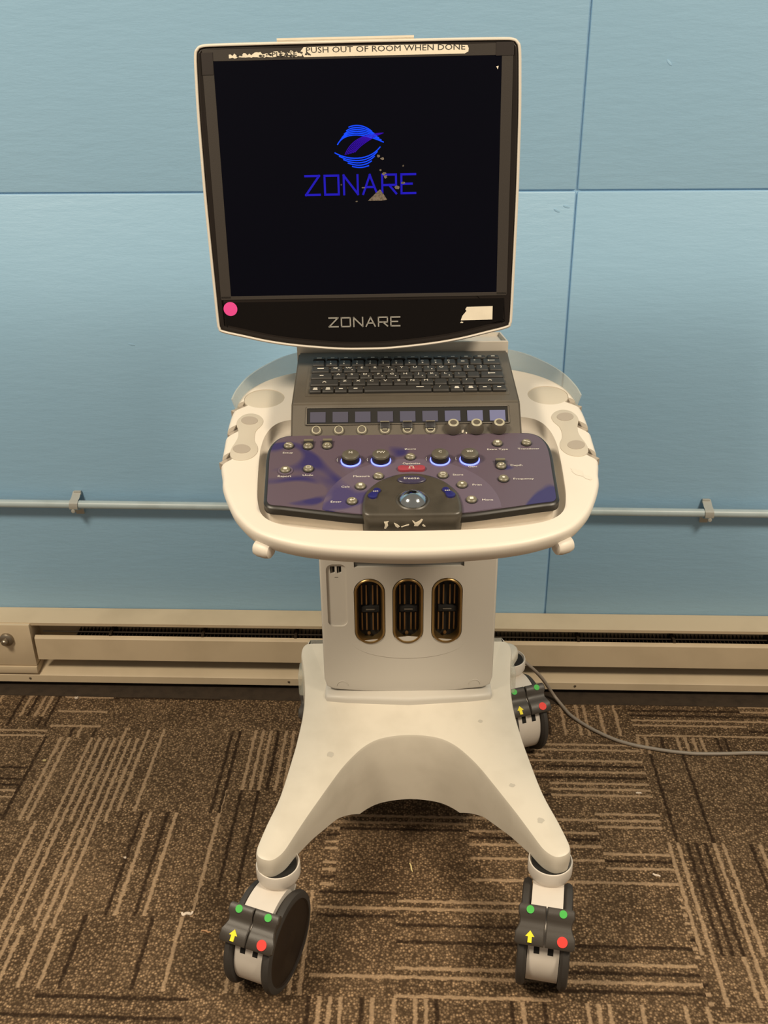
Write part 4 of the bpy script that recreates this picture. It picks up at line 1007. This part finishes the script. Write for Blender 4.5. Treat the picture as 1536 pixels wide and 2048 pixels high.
M['crumb_white'] = plain('off_white_scrap', (0.75, 0.62, 0.50, 1), 0.9)
M['crumb_orange'] = plain('orange_scrap', (0.60, 0.33, 0.17, 1), 0.9)
M['crumb_yellow'] = plain('straw_scrap', (0.62, 0.50, 0.24, 1), 0.9)
def scrap(name, P, pts, w, h, mat, label, cat):
    c = toworld(P); mb = MB(); Q = catmull([(x, y, 0) for x, y in pts], 4, closed=False); n = len(Q); loops = []
    for i, q in enumerate(Q):
        t = Vector(Q[min(i+1, n-1)])-Vector(Q[max(i-1, 0)]); t.normalize(); s = Vector((-t.y, t.x, 0))*w*(0.45+0.55*sin(pi*(i+0.6)/(n+0.2)))
        q = Vector(q); b = h*0.3*sin(i*1.3)+h*0.3
        loops.append([q-s+Vector((0, 0, b)), q+s+Vector((0, 0, b)), q+s+Vector((0, 0, h+b)), q-s+Vector((0, 0, h+b))])
    mb.loft(loops, mat); o = mb.build(name, None, (c.x, c.y, 0.0003)); tag(o, label, cat)
scrap('paper_scrap', (-0.347, 1.165, 0), [(-0.010, 0.002), (-0.006, -0.003), (0.0, 0.001), (0.006, -0.001), (0.009, 0.004)], 0.0026, 0.002, 'crumb_white', 'curled off-white paper scrap on the carpet left of the front left caster', 'scrap')
scrap('orange_shred', (-0.308, 1.128, 0), [(-0.009, 0.001), (-0.003, 0.002), (0.003, -0.001), (0.008, -0.001)], 0.0013, 0.0015, 'crumb_orange', 'thin orange shred on the carpet beside the front left caster', 'scrap')
scrap('straw_fibre', (0.041, 1.261, 0), [(-0.003, 0.010), (0.0, 0.004), (0.001, -0.004), (0.003, -0.010)], 0.0014, 0.0015, 'crumb_yellow', 'pale straw fibre on the carpet between the two front casters', 'fibre')
scrap('lint_crumb', (-0.484, 1.291, 0), [(-0.002, 0.0), (0.0, 0.001), (0.002, 0.0)], 0.002, 0.002, 'crumb_white', 'tiny white crumb in the middle of the carpet left of the machine', 'crumb')
scrap('yellow_crumb', (-0.715, 1.557, 0), [(-0.003, 0.0), (0.0, 0.001), (0.004, 0.001)], 0.002, 0.002, 'crumb_yellow', 'small yellow crumb on the carpet near the heater at far left', 'crumb')
scrap('white_fleck', (-0.706, 1.765, 0), [(-0.004, 0.0), (0.0, 0.001), (0.004, 0.001)], 0.003, 0.003, 'crumb_white', 'white fleck at the foot of the heater on the left', 'crumb')
scrap('pale_fleck', (0.480, 1.237, 0), [(-0.007, 0.002), (-0.002, 0.0), (0.006, -0.003)], 0.0018, 0.0015, 'crumb_white', 'pale fleck on the carpet right of the front right caster', 'crumb')
scrap('cream_fleck', (0.498, 1.442, 0), [(-0.006, 0.0), (0.0, 0.001), (0.005, 0.0)], 0.0018, 0.0015, 'crumb_white', 'small cream fleck on the carpet below the grey cord', 'crumb')
